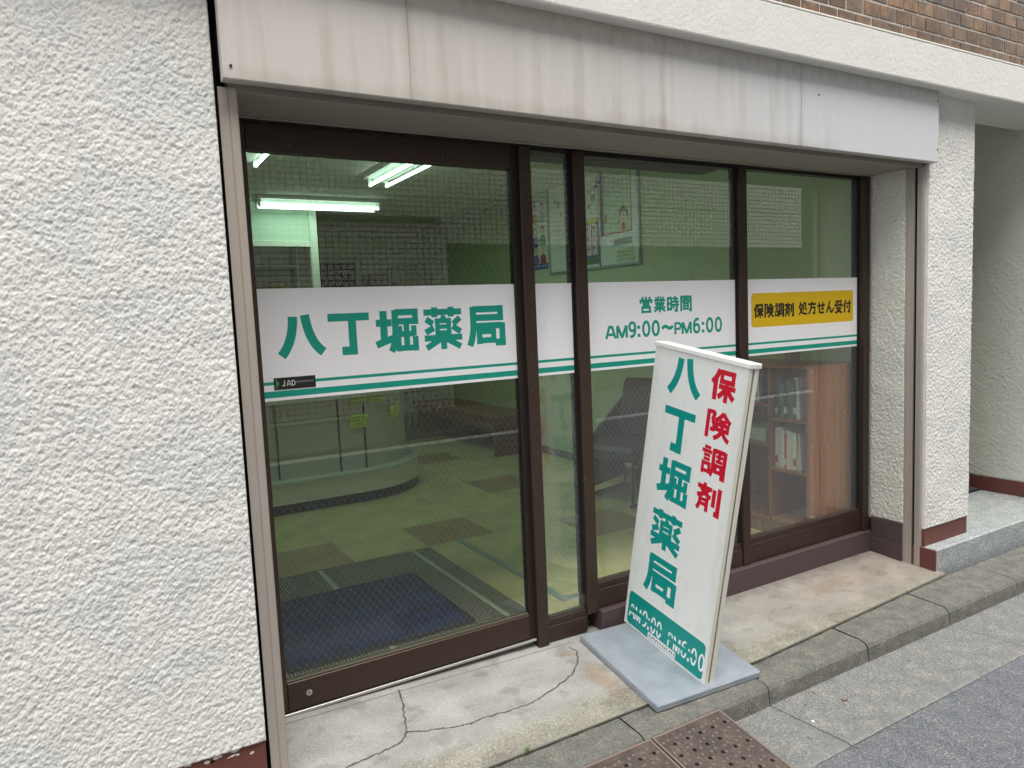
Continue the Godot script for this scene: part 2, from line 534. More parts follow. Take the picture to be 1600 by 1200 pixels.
func setup_materials() -> void:
	lumps = noise(43.0, 4, 4)
	crumbs = noise(95.0, 9, 2)
	swell = noise(5.0, 12, 2)
	blobs = noise(52.0, 15, 1, FastNoiseLite.TYPE_CELLULAR)
	blobs.fractal_type = FastNoiseLite.FRACTAL_NONE
	blobs.cellular_return_type = FastNoiseLite.RETURN_DISTANCE
	blobs.cellular_jitter = 1.0
	var fine := grain_bump(0.10, 31, 512, 4)
	M.stucco = world_tri(relief(textured(speckled(col(220, 219, 215), 45, 0.3, 0.02, 0.05, 0.035, 0.008, 512), 0.92), fine, 0.10), 0.9)
	M.stucco_grey = world_tri(relief(mat(col(214, 212, 203), 0.92), fine, 0.12), 3.0)
	M.beam = world_tri(relief(mat(col(228, 226, 220), 0.9), fine, 0.22), 4.0)
	M.plinth = world_tri(relief(mat(col(104, 58, 52), 0.55), fine, 0.06), 2.0)
	M.sill = world_tri(relief(mat(col(80, 65, 67), 0.6), fine, 0.10), 2.0)
	M.bronze = world_tri(textured(scratched(col(66, 51, 43)), 0.42, 0.35), 1.0)
	M.bronze_dark = mat(col(40, 33, 29), 0.5, 0.2)
	M.rubber = mat(col(18, 18, 19), 0.8)
	M.rail = world_tri(relief(mat(col(178, 168, 160), 0.45, 0.3), grain_bump(0.05, 41, 256), 0.02), 1.0)
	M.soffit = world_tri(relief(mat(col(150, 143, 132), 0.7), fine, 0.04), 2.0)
	M.dark = mat(col(14, 14, 16), 0.9)
	M.silver = mat(col(205, 205, 205), 0.3, 0.9)
	M.wire = mat(col(176, 180, 170), 0.5, 0.4)
	M.glass = mat(Color(1, 1, 1, 0.03), 0.0)
	M.glass.transparency = BaseMaterial3D.TRANSPARENCY_ALPHA
	M.smoked = mat(Color(0.2, 0.22, 0.18, 0.17), 0.0)
	M.smoked.transparency = BaseMaterial3D.TRANSPARENCY_ALPHA
	M.slab = textured(slab_texture(), 0.85)
	relief(M.slab, slab_height(), 0.5)
	M.curb = world_tri(relief(textured(speckled(col(106, 105, 99), 51, 0.22, 0.45, 0.32, 0.13, 0.03), 0.88), fine, 0.25), 1.4)
	M.gutter = world_tri(relief(textured(speckled(col(124, 124, 122), 61, 0.18, 0.42, 0.35, 0.08, 0.02), 0.88), fine, 0.05), 1.4)
	M.asphalt = world_tri(relief(textured(speckled(col(104, 106, 110), 71, 0.16, 0.5, 0.35, 0.08, 0.01), 0.9), noise_tex_cells(0.12, 73), 0.25), 1.5)
	M.granite = world_tri(relief(textured(speckled(col(158, 163, 163), 81, 0.22, 0.35, 0.45, 0.06, 0.01, 512), 0.6), fine, 0.03), 2.0)
	M.brick = []
	for k in 4:
		var c: Color = [col(112, 86, 58), col(104, 78, 52), col(118, 92, 66), col(110, 88, 66)][k]
		M.brick.append(world_tri(relief(textured(speckled(c, 90 + k, 0.08, 0.2, 0.2, 0.25, 0.03, 256), 0.5), fine, 0.05), 2.6))
	M.mortar = world_tri(relief(mat(col(206, 204, 200), 0.95), fine, 0.1), 3.0)
	M.panel = textured(panel_texture(), 0.5, 0.1)
	M.iron = world_tri(relief(textured(speckled(col(84, 74, 69), 101, 0.10, 0.2, 0.25, 0.16, 0.04, 512), 0.75, 0.1), fine, 0.12), 2.2)
	M.iron_rim = world_tri(relief(mat(col(132, 116, 106), 0.7, 0.2), fine, 0.1), 3.0)


func scratched(c: Color) -> ImageTexture:
	# anodised metal: a cloudy tone, dust and a few bright vertical scratches
	var n := noise(0.01, 160, 4)
	var im := Image.create(1024, 1024, false, Image.FORMAT_RGB8)
	for y in 1024:
		for x in 1024:
			var f := 1.0 + 0.05 * n.get_noise_2d(x * 1.0, y * 0.6)
			im.set_pixel(x, y, Color(c.r * f, c.g * f, c.b * f))
	var r := RandomNumberGenerator.new()
	r.seed = 161
	for k in 150:
		var p := Vector2(r.randf_range(0, 1024), r.randf_range(0, 1024))
		var l := r.randf_range(2, 26)
		bar(im, p, p + Vector2(r.randf_range(-0.12, 0.12) * l, l), r.randf_range(0.25, 0.8), 0, 0, c.lightened(r.randf_range(0.08, 0.4)))
	return ImageTexture.create_from_image(im)

func noise_tex_cells(freq: float, seed_: int) -> ImageTexture:
	return ImageTexture.create_from_image(noise_img(freq, seed_, 512, 1, FastNoiseLite.TYPE_CELLULAR))


# the doorstep slab: pale cement, worn and stained, with a joint along the door and long cracks
const SLAB_W := 4.4
const SLAB_D := 0.62
const SLAB_X := -0.7

func crack_lines() -> Array:
	return [
		[0.016, [Vector2(0.441, 0.05), Vector2(0.425, 0.137), Vector2(0.40, 0.22), Vector2(0.379, 0.291)]],
		[0.020, [Vector2(0.379, 0.291), Vector2(0.436, 0.317), Vector2(0.539, 0.344), Vector2(0.619, 0.360), Vector2(0.664, 0.352), Vector2(0.782, 0.362), Vector2(0.902, 0.361), Vector2(1.04, 0.322), Vector2(1.151, 0.28), Vector2(1.236, 0.212), Vector2(1.283, 0.136), Vector2(1.27, 0.09)]],
		[0.016, [Vector2(0.379, 0.291), Vector2(0.34, 0.336), Vector2(0.278, 0.346), Vector2(0.223, 0.352), Vector2(0.143, 0.363), Vector2(0.065, 0.376), Vector2(-0.05, 0.392)]],
	]

func crack_paint(im: Image, c: Color, scale: float, wide: float) -> void:
	var r := RandomNumberGenerator.new()
	r.seed = 77
	for l in crack_lines():
		var pts: Array = l[1]
		var prev := Vector2.ZERO
		for i in pts.size() - 1:
			for k in 9:
				var p: Vector2 = (pts[i] as Vector2).lerp(pts[i + 1], k / 9.0) + Vector2(r.randf_range(-1, 1), r.randf_range(-1, 1)) * 0.0035
				var q := Vector2((p.x - SLAB_X) * scale, p.y * scale)
				if prev != Vector2.ZERO: bar(im, prev, q, wide * scale * r.randf_range(0.5, 1.15), 0.3, 0.3, c)
				prev = q

func slab_texture() -> ImageTexture:
	var s := 2048.0 / SLAB_W
	var w := 2048
	var h := int(SLAB_D * s)
	var cells := noise_img(0.42, 111, 512, 1, FastNoiseLite.TYPE_CELLULAR)
	var broad := noise(0.006, 112, 5)
	var fine := noise(0.25, 113, 2)
	var streak := noise(0.012, 114, 4)
	var im := Image.create(w, h, false, Image.FORMAT_RGB8)
	for y in h:
		var z := y / s
		for x in w:
			var wx := SLAB_X + x / s
			var b := broad.get_noise_2d(x, y * 1.6)
			var f := 1.0 + 0.13 * b + 0.07 * fine.get_noise_2d(x, y)
			# the front strip is worn to the aggregate
			var front := smoothstep(0.40, 0.52, z + 0.05 * streak.get_noise_2d(x, y))
			var cc := cells.get_pixel(x % 512, y % 512).r
			if cc > 0.75: f += (0.08 + 0.14 * front) * (cc - 0.75) * 4.0
			elif cc < 0.25: f -= (0.05 + 0.13 * front) * (0.25 - cc) * 4.0
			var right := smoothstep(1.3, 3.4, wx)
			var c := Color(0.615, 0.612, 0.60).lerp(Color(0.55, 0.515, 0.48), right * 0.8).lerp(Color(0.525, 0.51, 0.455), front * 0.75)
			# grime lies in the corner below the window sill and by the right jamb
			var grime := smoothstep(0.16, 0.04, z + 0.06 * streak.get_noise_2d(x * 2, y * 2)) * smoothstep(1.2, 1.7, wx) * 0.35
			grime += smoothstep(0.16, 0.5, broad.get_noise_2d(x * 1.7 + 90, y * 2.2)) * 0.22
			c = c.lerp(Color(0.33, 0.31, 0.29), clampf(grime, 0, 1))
			# rust brown patches beside the stand and the sill
			var rust := smoothstep(0.35, 0.0, Vector2((wx - 1.20) / 0.16, (z - 0.13) / 0.12).length() + 0.3 * b) * 0.5
			rust += smoothstep(1.0, 0.2, Vector2((wx - 1.26) / 0.09, (z - 0.37) / 0.16).length() + 0.4 * b) * 0.45
			rust += smoothstep(1.0, 0.0, Vector2((wx - 3.0) / 0.5, (z - 0.26) / 0.12).length() + 0.4 * b) * 0.25
			c = c.lerp(Color(0.55, 0.44, 0.33), clampf(rust, 0, 0.8))
			im.set_pixel(x, y, Color(clampf(c.r * f, 0, 1), clampf(c.g * f, 0, 1), clampf(c.b * f, 0, 1)))
	bar(im, Vector2(0, 0.058 * s), Vector2(2.0 * s, 0.062 * s), 0.9, 0, 0, Color(0.45, 0.44, 0.42))
	crack_paint(im, Color(0.27, 0.25, 0.24), s, 0.0028)
	return ImageTexture.create_from_image(im)

func slab_height() -> ImageTexture:
	var s := 2048.0 / SLAB_W
	var w := 2048
	var h := int(SLAB_D * s)
	var grain := noise_img(0.15, 118, 512, 3)
	var im := Image.create(w, h, false, Image.FORMAT_RGB8)
	for y in range(0, h, 512):
		for x in range(0, w, 512):
			grain.convert(Image.FORMAT_RGB8)
			im.blit_rect(grain, Rect2i(0, 0, 512, 512), Vector2i(x, y))
	im.adjust_bcs(1.0, 0.25, 1.0)
	bar(im, Vector2(0, 0.058 * s), Vector2(2.0 * s, 0.062 * s), 1.6, 0, 0, Color(0.2, 0.2, 0.2))
	crack_paint(im, Color(0, 0, 0), s, 0.0036)
	return ImageTexture.create_from_image(im)

# the shutter box cover: painted sheet metal with runs of old dirt
func panel_texture() -> ImageTexture:
	var w := 2048
	var h := 256
	var runs := noise(0.028, 121, 4)
	var fade := noise(0.006, 122, 3)
	var fine := noise(0.2, 123, 2)
	var im := Image.create(w, h, false, Image.FORMAT_RGB8)
	for y in h:
		var t := float(y) / h
		for x in w:
			var wx := -0.125 + 3.765 * x / w
			var r := runs.get_noise_2d(x + 3.0 * fade.get_noise_2d(x * 3, y * 2), y * 0.05)
			var r2 := fade.get_noise_2d(x * 1.2, y * 0.35 + 300)
			var dirt := smoothstep(0.0, 0.7, r + 0.35 * r2) * 0.13 * (1.0 - smoothstep(2.4, 3.0, wx) * 0.8)
			for sx in [0.20, 0.483, 0.60, 1.355, 1.50, 1.62, 2.33, 2.491]:
				var d: float = absf(wx - sx + 0.012 * fade.get_noise_2d(sx * 900, y * 1.5))
				dirt += smoothstep(0.03, 0.0, d) * 0.16 * (0.65 + r2)
			dirt += smoothstep(0.16, 0.0, t + 0.1 * r) * 0.35
			dirt += smoothstep(0.86, 1.0, t + 0.10 * r2) * 0.22 * (1.0 - smoothstep(2.4, 3.0, wx))
			var pale := smoothstep(0.2, 0.6, -r + 0.3 * r2) * 0.25
			var c := Color(0.80, 0.778, 0.755).lerp(Color(0.825, 0.825, 0.835), smoothstep(0.8, 2.8, wx))
			c = c.lerp(Color(0.56, 0.52, 0.46), clampf(dirt, 0, 0.7)).lerp(Color(0.86, 0.85, 0.83), pale)
			var f := 1.0 + 0.025 * fine.get_noise_2d(x, y)
			im.set_pixel(x, y, Color(c.r * f, c.g * f, c.b * f))
	return ImageTexture.create_from_image(im)


# ---------------------------------------------------------------- the street
func build_street() -> void:
	var d := struct("ground")
	put("soil_base", bx(Vector3(-40, -1.2, -20), Vector3(60, -0.36, 40)), mat(col(90, 86, 80), 0.95), d)
	var road := struct("road")
	var m := MB.new()
	for i in 24:
		var z0 := 1.142 + i * 0.22
		var z1 := z0 + 0.22
		var y0 := -0.206 + 0.05 * sin(clampf((z0 - 1.14) / 5.3, 0, 1) * PI)
		var y1 := -0.206 + 0.05 * sin(clampf((z1 - 1.14) / 5.3, 0, 1) * PI)
		m.face([Vector3(-40, y0, z0), Vector3(60, y0, z0), Vector3(60, y1, z1), Vector3(-40, y1, z1)], Vector3.UP)
	m.box(Vector3(-40, -0.36, 1.142), Vector3(60, -0.23, 6.42))
	put("asphalt", m.mesh(), M.asphalt, road)
	var ln := MB.new()
	ln.box(Vector3(-30, -0.2, 6.10), Vector3(40, -0.186, 6.30))
	put("white_edge_line", ln.mesh(), mat(col(240, 240, 236), 0.7), road)
	# gutter of cast slabs, kerb of cast blocks
	var gut := struct("gutter")
	var k := 0
	for i in range(-7, 14):
		var x0 := 1.86 + 0.69 * i
		var g := MB.new()
		g.prism([Vector2(0.745, -0.226), Vector2(0.80, -0.223), Vector2(1.12, -0.203), Vector2(1.138, -0.207), Vector2(1.138, -0.36), Vector2(0.745, -0.36)], x0 + 0.002, x0 + 0.688)
		many("gutter_slab", g.mesh(), M.gutter, gut, Vector3(0, rng.randf_range(-0.0015, 0.0015), 0), k)
		k += 1
	var kerb := struct("kerb")
	var chips := noise(14.0, 55, 3)
	k = 0
	for i in range(-7, 14):
		var x0 := 1.86 + 0.69 * i
		var g := MB.new()
		var prof := [Vector2(0.50, -0.126), Vector2(0.60, -0.128), Vector2(0.70, -0.131), Vector2(0.722, -0.134), Vector2(0.738, -0.142), Vector2(0.748, -0.157), Vector2(0.751, -0.19), Vector2(0.753, -0.235), Vector2(0.753, -0.36)]
		var cuts := 40
		var rows := []
		for c in cuts + 1:
			var xx := x0 + 0.0025 + 0.685 * c / cuts
			var pr := []
			for q in prof.size():
				var p: Vector2 = prof[q]
				if q > 0 and q < 7:
					var w := chips.get_noise_2d(xx * 1.0, q * 0.4)
					var bite := maxf(0.0, chips.get_noise_2d(xx * 0.35 + 40.0, 3.0) - 0.28) * (0.030 if q in [3, 4, 5] else 0.006)
					p += Vector2(-bite - 0.0016 * absf(w), 0.0018 * w - bite * 0.8)
				if c == 0 or c == cuts: p += Vector2(-0.003, -0.003) if q > 0 and q < 7 else Vector2.ZERO
				pr.append(Vector3(xx, p.y, p.x))
			rows.append(pr)
		for c in cuts:
			for q in prof.size() - 1:
				g.face([rows[c][q], rows[c + 1][q], rows[c + 1][q + 1], rows[c][q + 1]], Vector3(0, 1.0 if q < 5 else 0.2, 0.2 if q < 3 else 1.0))
		g.face(rows[0] + [Vector3(x0 + 0.0025, -0.36, 0.50)], Vector3(-1, 0, 0))
		g.face(rows[cuts] + [Vector3(x0 + 0.6875, -0.36, 0.50)], Vector3(1, 0, 0))
		many("kerb_block", g.mesh(), M.curb, kerb, Vector3(0, rng.randf_range(-0.002, 0.002), rng.randf_range(-0.002, 0.002)), k)
		k += 1
	# the doorstep slab
	var slab := struct("doorstep_slab")
	var s := MB.new()
	var nx := 88
	var nz := 10
	for i in nx:
		var xa := SLAB_X + SLAB_W * i / nx
		var xb := SLAB_X + SLAB_W * (i + 1) / nx
		if xb > 3.66: break
		for j in nz:
			var p := []
			var uv := []
			for c in [[xa, j], [xb, j], [xb, j + 1], [xa, j + 1]]:
				var z: float = -0.06 + (slab_edge(c[0]) + 0.06) * c[1] / nz
				p.append(Vector3(c[0], slab_top(c[0], maxf(z, 0.0)), z))
				uv.append(Vector2((c[0] - SLAB_X) / SLAB_W, maxf(z, 0.0) / SLAB_D))
			s.face(p, Vector3.UP, uv)
		var ea := slab_edge(xa)
		var eb := slab_edge(xb)
		s.face([Vector3(xa, slab_top(xa, ea), ea), Vector3(xb, slab_top(xb, eb), eb), Vector3(xb, -0.3, eb), Vector3(xa, -0.3, ea)], Vector3(0, 0, 1), [Vector2(0.1, 0.97), Vector2(0.11, 0.97), Vector2(0.11, 0.99), Vector2(0.1, 0.99)])
	put("cement_surface", s.mesh(), M.slab, slab)
	var ej := MB.new()
	for i in 120:
		var xa := -0.7 + 0.0363 * i
		var xb := xa + 0.0363
		var ra := 0.0022 + 0.0016 * sin(i * 1.7) * sin(i * 0.31)
		ej.face([Vector3(xa, -0.1225, slab_edge(xa) - 0.002), Vector3(xb, -0.1225, slab_edge(xb) - 0.002), Vector3(xb, -0.1225, slab_edge(xb) + 0.0015 + ra), Vector3(xa, -0.1225, slab_edge(xa) + 0.0015 + ra)], Vector3.UP)
	put("edge_joint", ej.mesh(), mat(col(34, 33, 30), 0.95), slab)
	# granite step of the next entrance
	var gs := thing("granite_step", "grey speckled granite step of the entrance right of the pillar", "step", Vector3(4.6, -0.12, 0.2))
	gs.position = Vector3.ZERO
	put("step_stone", bx(Vector3(3.636, -0.20, -1.3), Vector3(7.2, 0.020, 0.452), 0.008), M.granite, gs)
	put("painted_end", bxs([[Vector3(3.622, -0.20, 0.25), Vector3(3.6345, 0.0195, 0.455)]], 0.002), M.plinth, gs)
	var am := thing("entrance_mat", "dark entrance mat on the granite step beside the alcove wall", "mat", Vector3(4.95, 0.022, -0.35))
	put("rubber_pile", bx(Vector3(-0.38, 0, -0.42), Vector3(0.29, 0.010, 0.23), 0.004), mat(col(66, 68, 72), 0.95), am)
	put("rubber_edge", bxs([[Vector3(-0.40, 0, 0.232), Vector3(0.305, 0.006, 0.25)], [Vector3(0.292, 0, -0.44), Vector3(0.305, 0.006, 0.23)]]), M.rubber, am)


# ---------------------------------------------------------------- walls of the building
func build_shop_walls() -> void:
	var lw := thing("stucco_wall", "rough white stucco wall left of the glass door with reddish base", "wall")
	put("plaster_face", plaster_patch(Vector3(-1.5, 0.128, 0.384), Vector3.RIGHT, Vector3.UP, 1.355, 2.515, 0.0033, 0.0042, 0.02), M.stucco, lw)
	put("wall_body", bxs([[Vector3(-6.0, 0.13, -0.02), Vector3(-1.503, 2.63, 0.384)], [Vector3(-1.5025, 0.128, -0.02), Vector3(-0.147, 2.63, 0.37)]]), M.stucco, lw)
	put("plinth", bx(Vector3(-6.0, -0.36, -0.02), Vector3(-0.146, 0.1265, 0.374), 0.003), M.plinth, lw)

	var fl := MB.new()
	for k in 16:
		var c := Vector3(rng.randf_range(-0.52, -0.16), 0.1255 - 0.034 * pow(rng.randf(), 2.0), 0.3747 + 0.0001 * k)
		var rad := rng.randf_range(0.003, 0.012)
		var pts := []
		for q in 7:
			var w := TAU * q / 7.0
			pts.append(c + Vector3(cos(w) * rad * rng.randf_range(0.7, 1.8), sin(w) * rad * rng.randf_range(0.3, 0.8), 0))
		fl.face(pts, Vector3(0, 0, 1))
	var flk := put("paint_flakes", fl.mesh(), mat(col(214, 206, 200), 0.9), lw)
	flk.set_meta("kind", "stuff")

	var pw := thing("stucco_pillar", "rough white stucco pillar right of the shop window with reddish base", "pillar")
	put("plaster_face", plaster_patch(Vector3(3.64, 0.128, 0.384), Vector3.RIGHT, Vector3.UP, 0.466, 2.515, 0.0042, 0.0046, 0.02, Vector2(7.3, 1.7)), M.stucco, pw)
	put("plaster_return", plaster_patch(Vector3(3.612, 0.142, 0.05), Vector3(0, 0, 1), Vector3.UP, 0.214, 2.12, 0.004, 0.0062, 0.02, Vector2(3.3, 5.7)).duplicate(), M.stucco_grey, pw)
	put("pillar_body", bxs([[Vector3(3.622, 0.13, -0.05), Vector3(4.104, 2.63, 0.25)], [Vector3(3.665, 0.131, 0.25), Vector3(4.1035, 2.629, 0.37)], [Vector3(3.6425, 0.132, 0.366), Vector3(3.66, 2.628, 0.376)]]), M.stucco_grey, pw)
	put("plinth", bxs([[Vector3(3.641, 0.0202, 0.262), Vector3(4.100, 0.1265, 0.378)], [Vector3(3.662, -0.2, -0.05), Vector3(3.9, 0.0195, 0.3)]], 0.002), M.plinth, pw)

	put("return_plinth", bxs([[Vector3(3.6065, 0.012, 0.0605), Vector3(3.66, 0.1395, 0.262)], [Vector3(3.600, -0.2, 0.0605), Vector3(3.66, 0.0115, 0.262)]], 0.002), M.sill, pw)

	var al := thing("alcove_wall", "shaded stucco side wall of the entrance alcove at the right edge", "wall")
	put("plaster_face", plaster_patch(Vector3(5.222, 0.128, -1.25), Vector3(0, 0, 1), Vector3.UP, 1.74, 2.75, 0.0075, 0.0045, 0.02, Vector2(11.3, 3.1)).duplicate(), M.stucco_grey, al)
	put("wall_body", bxs([[Vector3(5.235, 0.02, -1.3), Vector3(5.6, 2.9, 0.488)], [Vector3(5.6, -0.2, -1.3), Vector3(9.0, 2.62, 0.40)]]), M.stucco_grey, al)
	put("plinth", bx(Vector3(5.214, 0.0205, -1.25), Vector3(5.3, 0.127, 0.484), 0.002), M.plinth, al)
	put("back_wall", bx(Vector3(4.09, 0.02, -1.32), Vector3(5.25, 2.9, -1.22)), M.stucco_grey, al)
	put("alcove_ceiling", bx(Vector3(4.09, 2.765, -1.3), Vector3(5.24, 2.83, 0.29)), M.stucco_grey, al)

	# ledge beam over the shop, brick tiles above it
	var lb := thing("ledge_beam", "white rough-plastered ledge beam running above the shutter box", "beam")
	put("beam_face", plaster_patch(Vector3(0.6, 2.628, 0.496), Vector3.RIGHT, Vector3.UP, 5.2, 0.21, 0.006, 0.0016, 0.03, Vector2(2.2, 9.1)), M.beam, lb)
	put("beam_body", bxs([[Vector3(-6, 2.632, 0.1), Vector3(9, 2.836, 0.488)], [Vector3(-6, 2.6325, 0.3), Vector3(0.598, 2.8355, 0.494)]]), M.beam, lb)
	put("beam_edge", bx(Vector3(-6, 2.834, 0.40), Vector3(9, 2.847, 0.4985), 0.004), M.beam, lb)

	var bw := thing("brick_wall", "brown brick-tiled upper wall above the white ledge", "wall")
	put("mortar_bed", bx(Vector3(-6, 2.846, 0.25), Vector3(9, 3.75, 0.437)), M.mortar, bw)
	put("upper_wall", bx(Vector3(-8, 3.75, -6), Vector3(14, 9.5, 0.437)), mat(col(150, 118, 86), 0.8), bw)
	var bm := []
	for k in 3: bm.append(bx(Vector3(-0.0635, -0.0335, -0.006), Vector3(0.0635, 0.0335, 0.003 + 0.0012 * k), 0.002))
	var n := 0
	for row in 11:
		for c in 27:
			if n >= 295: break
			var x := 2.0 + 0.1345 * c + (0.067 if row % 2 else 0.0) + 0.01
			var b := many("brick", bm[rng.randi() % 3], M.brick[rng.randi() % 4], bw, Vector3(x + rng.randf_range(-0.001, 0.001), 2.8845 + 0.078 * row, 0.437), n)
			b.rotation = Vector3(rng.randf_range(-0.008, 0.008), rng.randf_range(-0.006, 0.006), rng.randf_range(-0.006, 0.006))
			n += 1

	# shutter box and its rails
	var sb := thing("shutter_box", "weathered grey sheet-metal shutter box above the door and windows", "shutter box")
	var seams := [-0.125, 0.483, 1.355, 2.491, 3.641]
	for k in 4:
		var p := MB.new()
		var xa: float = seams[k] + 0.0006
		var xb: float = seams[k + 1] - 0.0006
		var z := 0.430 + 0.0012 * (k % 2)
		var ua := (xa + 0.125) / 3.765
		var ub := (xb + 0.125) / 3.765
		p.face([Vector3(xa, 2.25, z), Vector3(xb, 2.25, z), Vector3(xb, 2.6335, z), Vector3(xa, 2.6335, z)], Vector3(0, 0, 1), [Vector2(ua, 1), Vector2(ub, 1), Vector2(ub, 0), Vector2(ua, 0)])
		p.face([Vector3(xa, 2.246, z - 0.004), Vector3(xb, 2.246, z - 0.004), Vector3(xb, 2.25, z), Vector3(xa, 2.25, z)], Vector3(0, -1, 1), [Vector2(ua, 1), Vector2(ub, 1), Vector2(ub, 0.97), Vector2(ua, 0.97)])
		p.face([Vector3(xa, 2.246, z - 0.004), Vector3(xb, 2.246, z - 0.004), Vector3(xb, 2.246, 0.392), Vector3(xa, 2.246, 0.392)], Vector3(0, -1, 0), [Vector2(ua, 0.05), Vector2(ub, 0.05), Vector2(ub, 0.01), Vector2(ua, 0.01)])
		for e in [[xa, -1.0], [xb, 1.0]]:
			p.face([Vector3(e[0], 2.246, 0.388), Vector3(e[0], 2.246, z - 0.004), Vector3(e[0], 2.25, z), Vector3(e[0], 2.625, z), Vector3(e[0], 2.625, 0.388)], Vector3(e[1], 0, 0), [Vector2(0.02, 0.1), Vector2(0.03, 0.1), Vector2(0.03, 0.5), Vector2(0.03, 0.5), Vector2(0.02, 0.5)])
		p.face([Vector3(xa, 2.246, 0.388), Vector3(xb, 2.246, 0.388), Vector3(xb, 2.625, 0.388), Vector3(xa, 2.625, 0.388)], Vector3(0, 0, -1))
		put("cover_panel", p.mesh(), M.panel, sb)
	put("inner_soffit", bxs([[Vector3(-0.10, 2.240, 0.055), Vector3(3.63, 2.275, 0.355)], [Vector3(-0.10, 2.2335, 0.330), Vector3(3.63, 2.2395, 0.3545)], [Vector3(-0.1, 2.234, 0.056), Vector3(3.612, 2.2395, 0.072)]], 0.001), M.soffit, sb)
	put("box_interior", bxs([[Vector3(-0.122, 2.29, 0.05), Vector3(3.638, 2.62, 0.385)]]), M.dark, sb)
	for p in [Vector3(-0.10, 2.285, 0.431), Vector3(3.632, 2.315, 0.4305), Vector3(3.632, 2.575, 0.4305), Vector3(2.62, 2.50, 0.4305)]:
		var sc := MB.new()
		sc.tube(p, p + Vector3(0, 0, 0.003), 0.0045, 10)
		put("screw_head", sc.mesh(), M.bronze_dark, sb)

	for s in 2:
		var r := thing("shutter_rail", ["beige metal shutter rail at the left side of the door", "beige metal shutter rail in front of the right pillar"][s], "rail", Vector3(-0.077 if s == 0 else 3.618, -0.02, 0.30), "shutter guide rails")
		var d := -1.0 if s == 0 else 1.0
		var y0 := -0.07 if s == 0 else -0.11
		put("back_flange", bxs([[Vector3(0, y0, -0.045), Vector3(d * 0.045, 2.262, 0.012)], [Vector3(d * -0.004, y0, -0.040), Vector3(d * 0.0405, 2.261, -0.012)]], 0.002), M.rail, r)
		put("front_flange", bxs([[Vector3(d * -0.002, y0, 0.030), Vector3(d * 0.045, 2.262, 0.060)], [Vector3(d * 0.001, y0, 0.0598), Vector3(d * 0.023, 2.2615, 0.0628)], [Vector3(d * 0.027, y0, 0.0597), Vector3(d * 0.0555, 2.2612, 0.0625)]], 0.0015), M.rail, r)
		put("slot_back", bx(Vector3(d * 0.014, y0, 0.0125), Vector3(d * 0.044, 2.26, 0.0295)), M.dark, r)
	# the dark joint between stucco and rail
	var jf := thing("joint_filler", "dark open joint between the left stucco wall and the shutter rail", "joint")
	put("filler_strip", bx(Vector3(-0.1455, -0.12, 0.05), Vector3(-0.10, 2.63, 0.30)), M.dark, jf)


# ---------------------------------------------------------------- door and windows
func wires(x0: float, x1: float, y0: float, y1: float) -> ArrayMesh:
	# diamond wire laid in the glass
	var m := MB.new()
	var k := 1.35
	var step := 0.030
	var hw := 0.00020
	for s in [1.0, -1.0]:
		var lo := y0 - k * x1 if s > 0 else y0 + k * x0
		var hi := y1 - k * x0 if s > 0 else y1 + k * x1
		var c := ceilf(lo / (step * k)) * step * k
		while c < hi:
			# y = c + s k x
			var xa := x0
			var xb := x1
			if s > 0:
				xa = maxf(x0, (y0 - c) / k); xb = minf(x1, (y1 - c) / k)
			else:
				xa = maxf(x0, (c - y1) / k); xb = minf(x1, (c - y0) / k)
			if xb > xa + 0.002:
				var a := Vector3(xa, c + s * k * xa, s * 0.0004)
				var b := Vector3(xb, c + s * k * xb, s * 0.0004)
				var d := (b - a).normalized()
				var o := Vector3(-d.y, d.x, 0) * hw
				m.face([a - o, b - o, b + o, a + o], Vector3(0, 0, 1))
			c += step * k
	return m.mesh()

func pane(parent: Node3D, x0: float, x1: float, y0: float, y1: float, glass: Material, z := 0.0) -> void:
	put("glass_pane", bx(Vector3(x0, y0, z - 0.003), Vector3(x1, y1, z + 0.003)), glass, parent)
	var w := put("wire_mesh", wires(x0, x1, y0, y1), M.wire, parent, Vector3(0, 0, z))
	w.set_meta("kind", "stuff")

func film_mat(im: Image) -> StandardMaterial3D:
	var m := textured(ImageTexture.create_from_image(im), 0.55)
	return m

func stripes(im: Image, w: float) -> void:
	var g := col(0, 152, 132)
	im.fill_rect(Rect2i(0, 348, int(w), 12), g)
	im.fill_rect(Rect2i(0, 384, int(w), 24), g)

